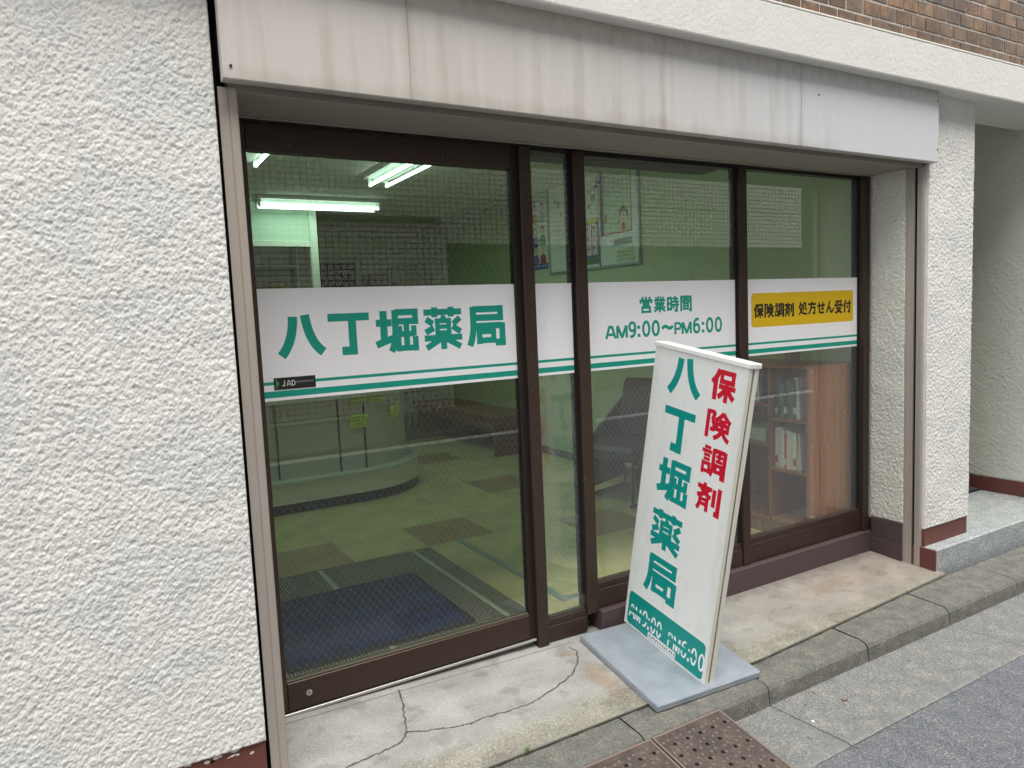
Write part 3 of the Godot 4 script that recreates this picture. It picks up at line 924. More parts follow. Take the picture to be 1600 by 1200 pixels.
func build_storefront() -> void:
	var green := col(0, 152, 132)
	var white := col(246, 245, 248)
	var top := 1.637
	var bot := 1.217
	# sliding door
	var sd := thing("sliding_door", "glass sliding door with bronze frame and white lettered film", "door", Vector3(0.55, 0, 0))
	sd.position = Vector3.ZERO
	put("left_stile", bxs([[Vector3(-0.10, 0.004, -0.022), Vector3(0.004, 2.236, 0.022)]], 0.002), M.bronze, sd)
	put("right_stile", bx(Vector3(1.106, 0.004, -0.022), Vector3(1.150, 2.236, 0.018), 0.002), M.bronze_dark, sd)
	put("top_rail", bxs([[Vector3(0.0045, 2.133, -0.0215), Vector3(1.1055, 2.236, 0.022)]], 0.002), M.bronze, sd)
	put("bottom_rail", bxs([[Vector3(0.0045, 0.004, -0.0215), Vector3(1.1055, 0.118, 0.022)]], 0.003), M.bronze, sd)
	put("glazing_bead", bxs([[Vector3(0.0045, 0.118, -0.012), Vector3(1.1055, 0.124, 0.014)]], 0.001), mat(col(96, 90, 76), 0.5, 0.3), sd)
	pane(sd, 0.003, 1.108, 0.121, 2.135, M.smoked)
	var im := blank(1110, 420, white)
	var spec := [["八", 0.060, 0.192], ["丁", 0.250, 0.190], ["堀", 0.451, 0.192], ["薬", 0.659, 0.190], ["局", 0.868, 0.188]]
	for q in spec: glyph(im, q[0], q[1] * 1000.0, 85.0, q[2] * 1000.0, 186.0, green, 1.24)
	stripes(im, 1110)
	put("lettered_film", sheet(Vector3(0.003, top, 0.0048), Vector3(1.103, 0, 0), Vector3(0, bot - top, 0), Vector3(0, 0, -0.0012)), film_mat(im), sd)
	var lab := blank(320, 90, col(28, 28, 30))
	for y in 42:
		var half := 42 - y
		bar(lab, Vector2(14, 45 - y), Vector2(14 + half * 0.62, 45 - y), 0.6, 0, 0, col(60, 170, 95))
		bar(lab, Vector2(14, 45 + y), Vector2(14 + half * 0.62, 45 + y), 0.6, 0, 0, col(60, 170, 95))
	write(lab, "JAD", 60, 24, 36, 32, 42, col(226, 226, 224), 1.25)
	var lb := put("maker_label", sheet(Vector3(0.044, 1.303, 0.0068), Vector3(0.156, 0, 0), Vector3(0, -0.045, 0), Vector3(0, 0, -0.0018)), film_mat(lab), sd)
	var tm := TextMesh.new()
	tm.text = "automation"
	var sf := SystemFont.new()
	sf.font_names = PackedStringArray(["Droid Sans"])
	tm.font = sf
	tm.font_size = 32
	tm.pixel_size = 0.00040
	tm.depth = 0.0003
	put("label_word", tm, mat(col(150, 150, 150), 0.6), lb, Vector3(0.159, 1.284, 0.0072))
	var lk := MB.new()
	lk.tube(Vector3(0.086, 0.062, 0.0222), Vector3(0.086, 0.062, 0.0255), 0.0115, 24)
	var lock := put("lock", lk.mesh(), M.silver, sd)
	var lk2 := MB.new()
	lk2.tube(Vector3(0.086, 0.062, 0.0252), Vector3(0.086, 0.062, 0.0264), 0.0070, 20)
	put("lock_core", lk2.mesh(), mat(col(150, 148, 142), 0.4, 0.7), lock)
	put("keyhole", bx(Vector3(0.0848, 0.0585, 0.0262), Vector3(0.0872, 0.0655, 0.0269)), M.dark, lock)
	var dt := thing("door_track", "silver threshold strip along the foot of the sliding door", "threshold")
	put("track_strip", bxs([[Vector3(-0.1, -0.010, 0.0235), Vector3(1.132, 0.0015, 0.032)], [Vector3(-0.1, -0.012, -0.03), Vector3(1.132, -0.002, 0.0225)]], 0.001), mat(col(200, 198, 195), 0.35, 0.8), dt)
	var hd := thing("frame_head", "dark bronze head bar above the glass under the shutter box", "frame")
	put("head_bar", bxs([[Vector3(-0.1, 2.2365, -0.05), Vector3(3.61, 2.30, 0.05)], [Vector3(-0.1, 2.2285, 0.036), Vector3(1.138, 2.2362, 0.0535)], [Vector3(1.2, 2.222, -0.04), Vector3(1.428, 2.2363, 0.012)], [Vector3(1.492, 2.222, -0.04), Vector3(2.50, 2.2363, 0.012)], [Vector3(2.557, 2.226, -0.04), Vector3(3.553, 2.2363, 0.012)]]), M.bronze_dark, hd)

	# fixed mullions and windows
	var posts := [["bronze mullion post beside the sliding door, widest of the posts", 1.138, 1.197, -0.045, 0.042], ["bronze mullion post between narrow sidelight and opening-hours window", 1.428, 1.492, 0.04, 0.036], ["bronze mullion post between opening-hours window and yellow-lettered window", 2.500, 2.557, 0.04, 0.035], ["bronze end post against the right stucco return", 3.553, 3.606, 0.04, 0.045]]
	for p in posts:
		var t := thing("window_post", p[0], "post", Vector3(p[1], p[3], 0), "bronze window posts")
		var w: float = p[2] - p[1]
		var h: float = 2.2362 - p[3]
		put("post_body", bx(Vector3(0, 0, -0.045), Vector3(w, h, p[4]), 0.003), M.bronze, t)
		put("glazing_gasket", bx(Vector3(-0.012, 0.1, -0.03), Vector3(-0.0002, h, 0.010)), M.rubber, t)
		put("glazing_gasket", bx(Vector3(w + 0.0002, 0.1, -0.03), Vector3(w + 0.008, h, 0.010)), M.rubber, t)
	var ws := [
		["sidelight_window", "narrow fixed sidelight with plain white film between two posts", 1.1972, 1.4278, -0.043, 0.066, "window"],
		["opening_hours_window", "shop window with opening hours lettered green on white film", 1.4922, 2.4998, 0.051, 0.178, "window"],
		["prescription_window", "right shop window with black lettering on a yellow panel", 2.5572, 3.5528, 0.051, 0.190, "window"]]
	for k in 3:
		var w: Array = ws[k]
		var t := thing(w[0], w[1], w[6])
		put("bottom_rail", bxs([[Vector3(w[2], w[4], -0.035), Vector3(w[3], w[5], 0.020)], [Vector3(w[2], w[4], 0.0201), Vector3(w[3], w[5] - 0.032, 0.026)]], 0.002), M.bronze, t)
		pane(t, w[2], w[3], w[5] - 0.002, 2.224, M.glass)
		var fw: float = w[3] - w[2]
		var fi := blank(int(fw * 1000), 420, white)
		stripes(fi, fw * 1000)
		if k == 1:
			write(fi, "営業時間", (1.822 - w[2]) * 1000, 73, 89, 84, 84, green, 1.35)
			for g in [["A", 1.607, 0.062, 0], ["M", 1.672, 0.070, 0], ["9", 1.745, 0.054, 1], [":", 1.794, 0.038, 1], ["0", 1.832, 0.058, 1], ["0", 1.894, 0.058, 1], ["~", 1.962, 0.080, 2], ["P", 2.048, 0.052, 0], ["M", 2.098, 0.070, 0], ["6", 2.175, 0.056, 1], [":", 2.230, 0.038, 1], ["0", 2.268, 0.058, 1], ["0", 2.332, 0.058, 1]]:
				var y0: float = [212, 196, 200][g[3]]
				var hh: float = [60, 76, 66][g[3]]
				glyph(fi, g[0], (g[1] - w[2]) * 1000, y0, g[2] * 1000, hh, green, 1.7)
		elif k == 2:
			rrect(fi, Rect2((2.612 - w[2]) * 1000, 76, 893, 188), 22, col(226, 186, 12))
			write(fi, "保険調剤", (2.631 - w[2]) * 1000, 133, 84, 80, 82, col(22, 22, 22), 1.3)
			write(fi, "処方せん受付", (3.002 - w[2]) * 1000, 130, 81, 78, 82, col(22, 22, 22), 1.3)
		put("lettered_film" if k else "white_film", sheet(Vector3(w[2] + 0.001, top, 0.0048), Vector3(fw - 0.002, 0, 0), Vector3(0, bot - top, 0), Vector3(0, 0, -0.0012)), film_mat(fi), t)
	var sl := thing("window_sill", "purple-brown painted sill band under the two shop windows", "sill")
	put("sill_band", bxs([[Vector3(1.4935, -0.16, -0.06), Vector3(3.607, 0.0495, 0.060)]], 0.004), M.sill, sl)


# ---------------------------------------------------------------- stand sign
func build_stand_sign() -> void:
	var green := col(0, 146, 136)
	var red := col(206, 18, 48)
	var root := Vector3(1.60, -0.10, 0.36)
	var t := thing("stand_sign", "white pharmacy stand sign with green and red lettering on a grey plate", "sign", root)
	var zb := Vector3(-0.055, -0.128, 0.99).normalized()
	var xb := Vector3(1.0, 0.0, -0.01).normalized()
	var yb := zb.cross(xb).normalized()
	xb = yb.cross(zb).normalized()
	var m := MB.new()
	m.xf = Transform3D(Basis(xb, yb, zb), Vector3(1.345, -0.0215, 0.078) - root)
	m.box(Vector3(0, -0.031, 0), Vector3(0.566, 0, 0.584), 0.004)
	var bm := relief(mat(col(168, 176, 186), 0.42, 0.25), grain_bump(0.02, 131, 256, 4), 0.05)
	bm.uv1_triplanar = true
	bm.albedo_texture = smudge_texture()
	put("base_plate", m.mesh(), bm, t)
	var z := Vector3(-0.0358, -0.1462, 0.9886).normalized()
	var h := Vector3(0.0518, 0.9876, 0.1482).normalized()
	h = (h - z * h.dot(z)).normalized()
	var x := h.cross(z).normalized()
	var b := Basis(x, h, z)
	var o := Vector3(1.603, -0.0205, 0.084) - root
	var cream := mat(col(222, 219, 206), 0.5)
	for s in 2:
		var f := MB.new()
		f.xf = Transform3D(b, o)
		var xa := 0.0008 if s == 0 else 0.034
		f.box(Vector3(xa, 0.002, 0), Vector3(xa + 0.022, 1.372, 0.562), 0.0015)
		put("frame", f.mesh(), cream, t)
	var cm := MB.new()
	cm.xf = Transform3D(b, o)
	cm.box(Vector3(0.0232, 0.004, 0.004), Vector3(0.0335, 1.371, 0.556))
	put("core", cm.mesh(), mat(col(120, 116, 104), 0.7), t)
	var cap := MB.new()
	cap.xf = Transform3D(b, o)
	cap.box(Vector3(-0.005, 1.3725, -0.004), Vector3(0.062, 1.393, 0.568), 0.0025)
	put("top_cap", cap.mesh(), mat(col(236, 235, 230), 0.4), t)
	# printed face: from far to near edge is 0..0.562
	var im := sign_print(green, red)
	var fm := MB.new()
	fm.xf = Transform3D(b, o)
	fm.face([Vector3(0.0002, 0.0045, 0.0025), Vector3(0.0002, 0.0045, 0.5595), Vector3(0.0002, 1.3715, 0.5595), Vector3(0.0002, 1.3715, 0.0025)], Vector3(-1, 0, 0), [Vector2(0, 1), Vector2(1, 1), Vector2(1, 0), Vector2(0, 0)])
	put("printed_face", fm.mesh(), textured(ImageTexture.create_from_image(im), 0.38), t)

func smudge_texture() -> ImageTexture:
	var n := noise(0.012, 141, 5)
	var f := noise(0.15, 142, 2)
	var im := Image.create(512, 512, false, Image.FORMAT_RGB8)
	for y in 512:
		for xx in 512:
			var v := 0.95 + 0.09 * n.get_noise_2d(xx, y) + 0.03 * f.get_noise_2d(xx * 0.15, y)
			im.set_pixel(xx, y, Color(v, v, v))
	return ImageTexture.create_from_image(im)

func sign_print(green: Color, red: Color) -> Image:
	var im := blank(560, 1368, col(236, 236, 232))
	var dirt := noise(0.008, 151, 4)
	var spots := noise(0.10, 152, 2)
	for y in 1368:
		for xx in 560:
			var e := minf(minf(xx, 559 - xx) / 60.0, minf(y, 1367 - y) / 60.0)
			var v := smoothstep(0.12, 0.5, dirt.get_noise_2d(xx * 1.6, y * 0.5)) * 0.02
			v += smoothstep(1.0, 0.0, e) * 0.02
			if spots.get_noise_2d(xx, y) > 0.62: v += 0.08
			if v > 0.002:
				var c := im.get_pixel(xx, y)
				im.set_pixel(xx, y, Color(c.r - v, c.g - v * 1.05, c.b - v * 1.3))
	for q in [["八", 98, 2, 224, 196], ["丁", 98, 228, 222, 222], ["堀", 112, 468, 212, 206], ["薬", 104, 718, 216, 190], ["局", 108, 938, 218, 202]]:
		glyph(im, q[0], q[1], q[2], q[3], q[4], green, 1.2)
	for q in [["保", 368, 22, 142, 140], ["険", 366, 196, 146, 126], ["調", 366, 350, 146, 130], ["剤", 366, 508, 146, 130]]:
		glyph(im, q[0], q[1], q[2], q[3], q[4], red, 1.3)
	rrect(im, Rect2(18, 1190, 526, 168), 22, green)
	var wt := col(240, 240, 238)
	for q in [["A", 30, 0], ["M", 70, 0], ["9", 118, 1], [":", 152, 1], ["0", 176, 1], ["0", 214, 1], ["~", 252, 2], ["P", 292, 0], ["M", 328, 0], ["6", 372, 1], [":", 408, 1], ["0", 430, 1], ["0", 474, 1]]:
		var wd: float = {"A": 40, "M": 42, "~": 42, "P": 34, ":": 26}.get(q[0], 40)
		var y0: float = [1252, 1240, 1256][q[2]]
		var hh: float = [68, 80, 50][q[2]]
		glyph(im, q[0], q[1] + (q[1] - 30) * 0.08, y0, wd, hh, wt, 1.35)
	# the middle of the letters has worn away
	im.fill_rect(Rect2i(26, 1272, 470, 19), green)
	im.fill_rect(Rect2i(24, 1270, 130, 16), green)
	rrect(im, Rect2(178, 1325, 194, 31), 2, col(226, 228, 226))
	scribble(im, 186, 1333, 176, col(70, 72, 74), 15, 5)
	return im


# ---------------------------------------------------------------- kerb ramps of cast iron
func build_ramps() -> void:
	var labels := ["rusty brown cast-iron kerb ramp plate with its whole right edge in view", "rusty brown cast-iron kerb ramp plate mostly cut off at the photo's bottom"]
	for s in 2:
		var x0 := 1.200 if s == 0 else 0.831
		var t := thing("kerb_ramp_plate", labels[s], "ramp plate", Vector3(x0, -0.145, 0.747), "cast iron kerb ramp plates")
		var ang := atan2(0.062, 0.40)
		var xf := Transform3D(Basis(Vector3.RIGHT, ang), Vector3.ZERO)
		var w := 0.360
		var l := 0.405
		var cx := 5
		var cz := 6
		var m := MB.new()
		m.xf = xf
		var sx := (w - 0.028) / cx
		var sz := (l - 0.05) / cz
		for i in cx:
			for j in cz:
				var a := Vector3(0.014 + sx * i, 0, 0.036 + sz * j)
				var hole := not (i == 4 and j % 2 == 1)
				var c := a + Vector3(sx * (0.34 if j % 2 else 0.66), 0, sz * 0.5)
				if not hole:
					m.face([a, a + Vector3(sx, 0, 0), a + Vector3(sx, 0, sz), a + Vector3(0, 0, sz)], Vector3.UP)
					continue
				var ring := []
				var edge := []
				for k in 12:
					var wv := TAU * k / 12.0
					var dd := Vector3(cos(wv), 0, sin(wv))
					ring.append(c + dd * 0.0085)
					var reach := 9.0
					if absf(dd.x) > 0.001: reach = minf(reach, ((a.x + sx - c.x) if dd.x > 0 else (a.x - c.x)) / dd.x)
					if absf(dd.z) > 0.001: reach = minf(reach, ((a.z + sz - c.z) if dd.z > 0 else (a.z - c.z)) / dd.z)
					edge.append(c + dd * reach)
				for k in 12:
					var k2 := (k + 1) % 12
					m.face([ring[k], ring[k2], edge[k2], edge[k]], Vector3.UP)
					m.face([ring[k], ring[k2], ring[k2] - Vector3(0, 0.02, 0), ring[k] - Vector3(0, 0.02, 0)], c - ring[k])
				# corners left between the spokes
				for q in [Vector3(0, 0, 0), Vector3(sx, 0, 0), Vector3(0, 0, sz), Vector3(sx, 0, sz)]:
					var near := []
					for e in edge: near.append([(e as Vector3).distance_to(a + q), e])
					near.sort_custom(func(p1, p2): return p1[0] < p2[0])
					# the two spoke ends on either side of the corner
					var ex: Variant = null
					var ez: Variant = null
					for nn in near:
						if ex == null and absf(nn[1].x - (a + q).x) < 0.0005: ex = nn[1]
						if ez == null and absf(nn[1].z - (a + q).z) < 0.0005: ez = nn[1]
					if ex != null and ez != null: m.face([a + q, ex, ez], Vector3.UP)
		m.face([Vector3(0.008, -0.0005, 0.008), Vector3(w - 0.008, -0.0005, 0.008), Vector3(w - 0.008, -0.0005, 0.037), Vector3(0.008, -0.0005, 0.037)], Vector3.UP)
		m.face([Vector3(0.008, -0.0007, l - 0.016), Vector3(w - 0.008, -0.0007, l - 0.016), Vector3(w - 0.008, -0.0007, l), Vector3(0.008, -0.0007, l)], Vector3.UP)
		for i in 2: m.face([Vector3([0.008, w - 0.014][i], -0.0009, 0.03), Vector3([0.014, w - 0.008][i], -0.0009, 0.03), Vector3([0.014, w - 0.008][i], -0.0009, l), Vector3([0.008, w - 0.014][i], -0.0009, l)], Vector3.UP)
		put("deck", m.mesh(), M.iron, t)
		var rim := MB.new()
		rim.xf = xf
		rim.box(Vector3(0, -0.03, 0), Vector3(w, 0.0022, 0.008), 0.001)
		rim.box(Vector3(0, -0.03, 0.0081), Vector3(0.008, 0.002, l), 0.001)
		rim.box(Vector3(w - 0.008, -0.03, 0.0081), Vector3(w, 0.002, l), 0.001)
		put("rim", rim.mesh(), M.iron_rim, t)
		var st := MB.new()
		st.xf = xf
		for i in cx:
			for j in cz:
				for q in 3:
					var c2 := Vector3(0.014 + sx * (i + [0.12, 0.5, 0.9][q]), 0.0002, 0.036 + sz * (j + [0.12, 0.02, 0.55][q]))
					if q == 2 and j % 2: c2.x -= sx * 0.12
					var pts := []
					for k in 10:
						var wv := TAU * k / 10.0 + 0.3 * q
						pts.append(c2 + Vector3(cos(wv), 0, sin(wv)) * (0.0085 if k % 2 == 0 else 0.0038))
					for k in 10:
						var tip := c2 + Vector3(0, 0.0032, 0)
						st.face([pts[k], pts[(k + 1) % 10], tip], Vector3.UP)
		var studs := put("star_studs", st.mesh(), M.iron_rim, t)
		studs.set_meta("kind", "stuff")
		var mk := MB.new()
		mk.xf = xf
		for k in 4:
			var cxx := 0.125 + 0.022 * k
			mk.box(Vector3(cxx, 0, 0.015), Vector3(cxx + 0.016, 0.0018, 0.030), 0.0006)
		mk.box(Vector3(0.115, 0, 0.0118), Vector3(0.222, 0.001, 0.0335))
		put("cast_plate", mk.mesh(), M.iron, t)
		put("under_web", bxs([[Vector3(0.004, -0.075, 0.004), Vector3(w - 0.004, -0.045, 0.10)]]), M.dark, t)


# ---------------------------------------------------------------- the room behind the glass
func wood(c: Color, seed_: int, along_y: bool) -> StandardMaterial3D:
	var n := noise(0.02, seed_, 4)
	var f := noise(0.09, seed_ + 1, 2)
	var im := Image.create(256, 256, false, Image.FORMAT_RGB8)
	for y in 256:
		for x in 256:
			var a := x if along_y else y
			var l := y if along_y else x
			var v := 1.0 + 0.16 * n.get_noise_2d(a * 2.2, l * 0.12) + 0.10 * f.get_noise_2d(a * 1.5, l * 0.06)
			im.set_pixel(x, y, Color(clampf(c.r * v, 0, 1), clampf(c.g * v, 0, 1), clampf(c.b * v, 0, 1)))
	return world_tri(textured(ImageTexture.create_from_image(im), 0.45), 1.6)

func counter_line(inset: float) -> Array:
	# plan of the service counter: straight along the room, rounded at its right end
	var p := [Vector2(-2.45, -2.95 - inset)]
	var r := 0.66 - inset
	for k in 15:
		var w := PI / 2 * k / 14.0
		p.append(Vector2(1.36 + r * sin(w), -3.61 + r * cos(w)))
	p.append(Vector2(1.36 + r, -3.95))
	p.append(Vector2(1.36 + r - 0.35 + inset, -3.95))
	p.append(Vector2(1.20, -3.55 + inset * 0.2))
	p.append(Vector2(-2.45, -3.55 + inset * 0.2))
	return p

func tube_light(label: String, at: Vector3, turn: float) -> void:
	var t := thing("fluorescent_light", label, "ceiling light", at, "fluorescent ceiling lights")
	t.rotation.y = turn
	var wht := mat(col(226, 230, 224), 0.5)
	put("housing", bxs([[Vector3(-0.13, 0.045, -0.63), Vector3(0.13, 0.085, 0.63)], [Vector3(-0.05, 0.015, -0.62), Vector3(0.05, 0.045, 0.62)]], 0.004), wht, t)
	var glow := mat(col(235, 255, 245), 0.5)
	glow.emission_enabled = true
	glow.emission = Color(0.84, 1.0, 0.90)
	glow.emission_energy_multiplier = 2.0
	for s in [-1.0, 1.0]:
		var m := MB.new()
		m.tube(Vector3(0.075 * s, -0.008, -0.59), Vector3(0.075 * s, -0.008, 0.59), 0.014, 10)
		put("light_tube", m.mesh(), glow, t)
		for e in [-0.612, 0.591]: put("tube_socket", bx(Vector3(0.075 * s - 0.016, -0.026, e), Vector3(0.075 * s + 0.016, 0.046, e + 0.021), 0.002), wht, t)
	var al := AreaLight3D.new()
	al.name = "tube_glow"
	al.area_size = Vector2(0.17, 1.18)
	al.light_color = Color(0.85, 1.0, 0.87)
	al.light_energy = 0.20
	al.area_range = 12.0
	al.area_attenuation = 2.0
	al.shadow_enabled = true
	t.add_child(al)
	al.position = Vector3(0, -0.030, 0)
	al.rotation = Vector3(-PI / 2, 0, 0)

func build_interior() -> void:
	var wall_m := world_tri(relief(mat(col(184, 200, 162), 0.85), grain_bump(0.1, 201, 256), 0.04), 2.0)
	var floor_s := struct("shop_floor")
	put("floor_bed", bxs([[Vector3(-2.6, -0.30, -7.0), Vector3(3.7, -0.006, -0.06)], [Vector3(-0.1, -0.30, -0.06), Vector3(1.13, -0.014, 0.0)], [Vector3(1.2, -0.2, -0.06), Vector3(3.6, -0.03, -0.045)]]), mat(col(120, 120, 112), 0.9), floor_s)
	var tm := []
	for k in 4:
		var c: Color = [col(204, 198, 140), col(199, 194, 136), col(208, 201, 144), col(168, 146, 104)][k]
		tm.append(world_tri(relief(textured(speckled(c, 210 + k, 0.2, 0.06, 0.06, 0.06, 0.01, 256), 0.32), grain_bump(0.02, 220, 256), 0.02), 2.0))
	var tmesh := bx(Vector3(0.0006, -0.006, -0.4994), Vector3(0.4994, 0.0, -0.0006), 0.0012)
	var n := 0
	for i in range(-6, 7):
		for j in range(0, 11):
			var x := 0.272 + 0.5 * i
			var z := -1.535 - 0.5 * (j - 3)
			if z > 0.2: continue
			# the sunk entrance well has no tiles
			if z - 0.25 > -1.5 and x + 0.25 < 1.5: continue
			if x < -2.6 or x + 0.5 > 3.8: continue
			var brown := Vector2i(i, j) in [Vector2i(0, 3), Vector2i(2, 3), Vector2i(4, 5), Vector2i(4, 8), Vector2i(-2, 5), Vector2i(0, 7), Vector2i(4, 2), Vector2i(6, 4)]
			if z > -0.1 or x + 0.5 > 3.65:
				var cut := bx(Vector3(0.0006, -0.006, -0.4994), Vector3(minf(0.4994, 3.598 - x), 0.0, minf(-0.0006, -0.062 - z)), 0.0012)
				many("floor_tile", cut, tm[3] if brown else tm[rng.randi() % 3], floor_s, Vector3(x, 0, z), n)
			else:
				many("floor_tile", tmesh, tm[3] if brown else tm[rng.randi() % 3], floor_s, Vector3(x, 0, z), n)
			n += 1
	var iw := thing("interior_walls", "pale green painted walls and ceiling of the pharmacy room behind glass", "room")
	put("right_wall", bx(Vector3(3.6, -0.03, -7.0), Vector3(3.78, 2.9, -0.051)), wall_m, iw)
	put("back_wall", bx(Vector3(-2.7, -0.03, -7.1), Vector3(3.6, 2.9, -6.9)), wall_m, iw)
	put("left_wall", bx(Vector3(-2.75, -0.03, -6.9), Vector3(-2.6, 2.9, -0.051)), wall_m, iw)
	put("front_wall", bxs([[Vector3(-2.74, -0.03, -0.050), Vector3(-0.1005, 2.9, -0.0205)], [Vector3(-0.1, 2.301, -0.05), Vector3(3.6, 2.63, 0.049)]]), wall_m, iw)
	put("ceiling", bx(Vector3(-2.74, 2.75, -7.0), Vector3(3.6, 2.95, 0.10)), world_tri(relief(mat(col(214, 218, 206), 0.9), grain_bump(0.2, 202, 256), 0.05), 2.0), iw)
	put("skirting", bxs([[Vector3(3.588, 0, -6.9), Vector3(3.5995, 0.07, -0.06)]]), mat(col(92, 80, 66), 0.6), iw)
	var th := thing("door_track_housing", "dark automatic door rail housing behind the top of the glass", "rail housing")
	put("housing_box", bx(Vector3(-0.09, 2.222, -0.19), Vector3(2.44, 2.30, -0.055), 0.003), M.bronze_dark, th)
	tube_light("twin fluorescent tubes on the ceiling behind the upper middle of the door", Vector3(1.71, 2.668, -2.66), 0.0)
	tube_light("twin fluorescent tubes at the upper left corner of the door glass", Vector3(0.52, 2.668, -2.15), 0.0)
	tube_light("long horizontal fluorescent light over the dispensary at the back", Vector3(1.56, 2.668, -4.57), PI / 2)

	# sunk entrance well: duckboard grating, blue mat, metal edge
	var gr := thing("entrance_grating", "grey slatted grating just inside the sliding door", "grating", Vector3(-0.1, -0.014, -1.52))
	var light_s := MB.new()
	var xx := 0.0
	while xx < 1.56:
		light_s.box(Vector3(xx, 0.004, 0.0), Vector3(xx + 0.007, 0.012, 1.44))
		xx += 0.0165
	var gs := put("long_slats", light_s.mesh(), mat(col(176, 180, 160), 0.5), gr)
	gs.set_meta("kind", "stuff")
	var dark_s := MB.new()
	var zz := 0.0
	while zz < 1.44:
		dark_s.box(Vector3(0, 0.0, zz), Vector3(1.565, 0.0125, zz + 0.007))
		zz += 0.0215
	var ds := put("cross_slats", dark_s.mesh(), mat(col(74, 80, 72), 0.6), gr)
	ds.set_meta("kind", "stuff")
	put("joint_strip", bxs([[Vector3(0.63, 0.004, 0), Vector3(0.655, 0.0135, 1.44)], [Vector3(1.24, 0.004, 0), Vector3(1.265, 0.0135, 1.44)]]), mat(col(176, 186, 168), 0.5), gr)
	put("well_floor", bx(Vector3(-0.02, -0.012, -0.01), Vector3(1.59, -0.001, 1.46)), mat(col(50, 52, 46), 0.9), gr)
	var ed := thing("metal_edge", "pale metal edging along the right side of the entrance grating", "edging", Vector3(1.5, 0, 0))
	put("edge_strip", bxs([[Vector3(-0.028, -0.014, -1.55), Vector3(0.020, 0.004, -0.25)], [Vector3(0.020, -0.01, -0.30), Vector3(0.10, 0.004, -0.25)], [Vector3(-0.020, 0.0041, -1.55), Vector3(0.012, 0.009, -0.25)]], 0.001), mat(col(168, 188, 178), 0.35, 0.5), ed)
	var bmt := thing("blue_doormat", "dark blue carpet doormat on the grating inside the door", "doormat", Vector3(0.53, 0.0, -0.70))
	var pile := world_tri(relief(textured(speckled(col(38, 56, 104), 231, 0.3, 0.25, 0.3, 0.22, 0.0, 512), 0.95), grain_bump(0.3, 232, 256), 0.3), 3.0)
	var mm := MB.new()
	var wav := noise(2.2, 233, 3)
	for i in 24:
		for j in 22:
			var p := []
			for c in [[i, j], [i + 1, j], [i + 1, j + 1], [i, j + 1]]:
				var px: float = -0.44 + 0.88 * c[0] / 24.0
				var pz: float = -0.41 + 0.80 * c[1] / 22.0
				p.append(Vector3(px, 0.012 + 0.008 * absf(wav.get_noise_2d(px * 1.2, pz * 4.0)), pz))
			mm.face(p, Vector3.UP)
	mm.box(Vector3(-0.44, 0.0, -0.41), Vector3(0.44, 0.0115, 0.39))
	put("carpet_pile", mm.mesh(), pile, bmt)
	put("mat_border", bxs([[Vector3(-0.452, -0.0005, -0.422), Vector3(-0.4405, 0.012, 0.402)], [Vector3(0.4405, -0.0005, -0.422), Vector3(0.452, 0.012, 0.402)], [Vector3(-0.44, -0.0005, -0.422), Vector3(0.44, 0.012, -0.4105)], [Vector3(-0.44, -0.0005, 0.3905), Vector3(0.44, 0.012, 0.402)]]), mat(col(32, 40, 60), 0.9), bmt)

	# service counter
	var ct := thing("service_counter", "cream service counter with rounded end and dark kick plate", "counter")
	var cream := mat(col(238, 238, 226), 0.4)
	var b := MB.new()
	b.pillar(counter_line(0.03), 0.0, 0.085)
	put("kick_plate", b.mesh(), mat(col(30, 31, 34), 0.5), ct)
	b = MB.new()
	b.pillar(counter_line(0.0), 0.086, 0.245)
	put("base_cabinet", b.mesh(), cream, ct)
	b = MB.new()
	b.pillar(counter_line(-0.015), 0.246, 0.268)
	put("base_ledge", b.mesh(), mat(col(206, 218, 206), 0.3), ct)
	var inner := counter_line(0.10)
	b = MB.new()
	b.pillar(inner, 0.269, 0.88)
	put("display_body", b.mesh(), mat(col(200, 204, 188), 0.35), ct)
	b = MB.new()
	b.pillar(counter_line(0.02), 0.881, 0.925)
	put("counter_top", b.mesh(), mat(col(190, 196, 182), 0.3), ct)
	for x in [-1.2, -0.4, 0.38, 0.66, 1.16, 1.38]:
		put("display_post", bx(Vector3(x - 0.006, 0.2695, -3.0495), Vector3(x + 0.006, 0.8805, -3.040)), mat(col(34, 36, 34), 0.5), ct)
	for k in 2:
		put("display_rail", bx(Vector3(-2.4, [0.45, 0.70][k], -3.0494), Vector3(1.34, [0.475, 0.725][k], -3.043)), mat(col(205, 208, 190), 0.4), ct)
	var lime := col(206, 240, 30)
	var notes := [[1.265, 0.915, 0.14, 0.10, "lime green paper note high on the counter front, left one of the upper pair"], [1.425, 0.915, 0.135, 0.095, "lime green paper note high on the counter front, right one of the upper pair"], [1.255, 0.735, 0.14, 0.115, "lime green paper note on the counter front below the upper pair"], [1.62, 0.765, 0.11, 0.105, "tilted lime green paper note nearest the counter's rounded end"]]
	for k in 4:
		var q: Array = notes[k]
		var im := blank(70, 54, lime)
		for r in 3: scribble(im, 6, 8 + r * 15, 56, col(60, 80, 20), 9, 30 + k * 5 + r)
		var t := thing("paper_note", q[4], "note", Vector3(q[0], q[1] - 0.06, -3.026 if k < 3 else -3.05))
		put("note_sheet", sheet(Vector3(0, 0.06, 0), Vector3(q[2], 0, 0), Vector3(0, -q[3], 0), Vector3(0, 0, -0.001)), textured(ImageTexture.create_from_image(im), 0.6), t)
		if k == 3: t.rotation = Vector3(0, 0.55, 0.12)

	# dispensary partition behind the counter
	var dp := thing("dispensary_partition", "white framed dispensary screen with lit upper panel behind counter", "partition", Vector3(0, 0, -4.9))
	var wf := mat(col(216, 226, 214), 0.4)
	put("frame_post", bxs([[Vector3(1.52, 0, -0.03), Vector3(1.60, 2.748, 0.03)]], 0.004), wf, dp)
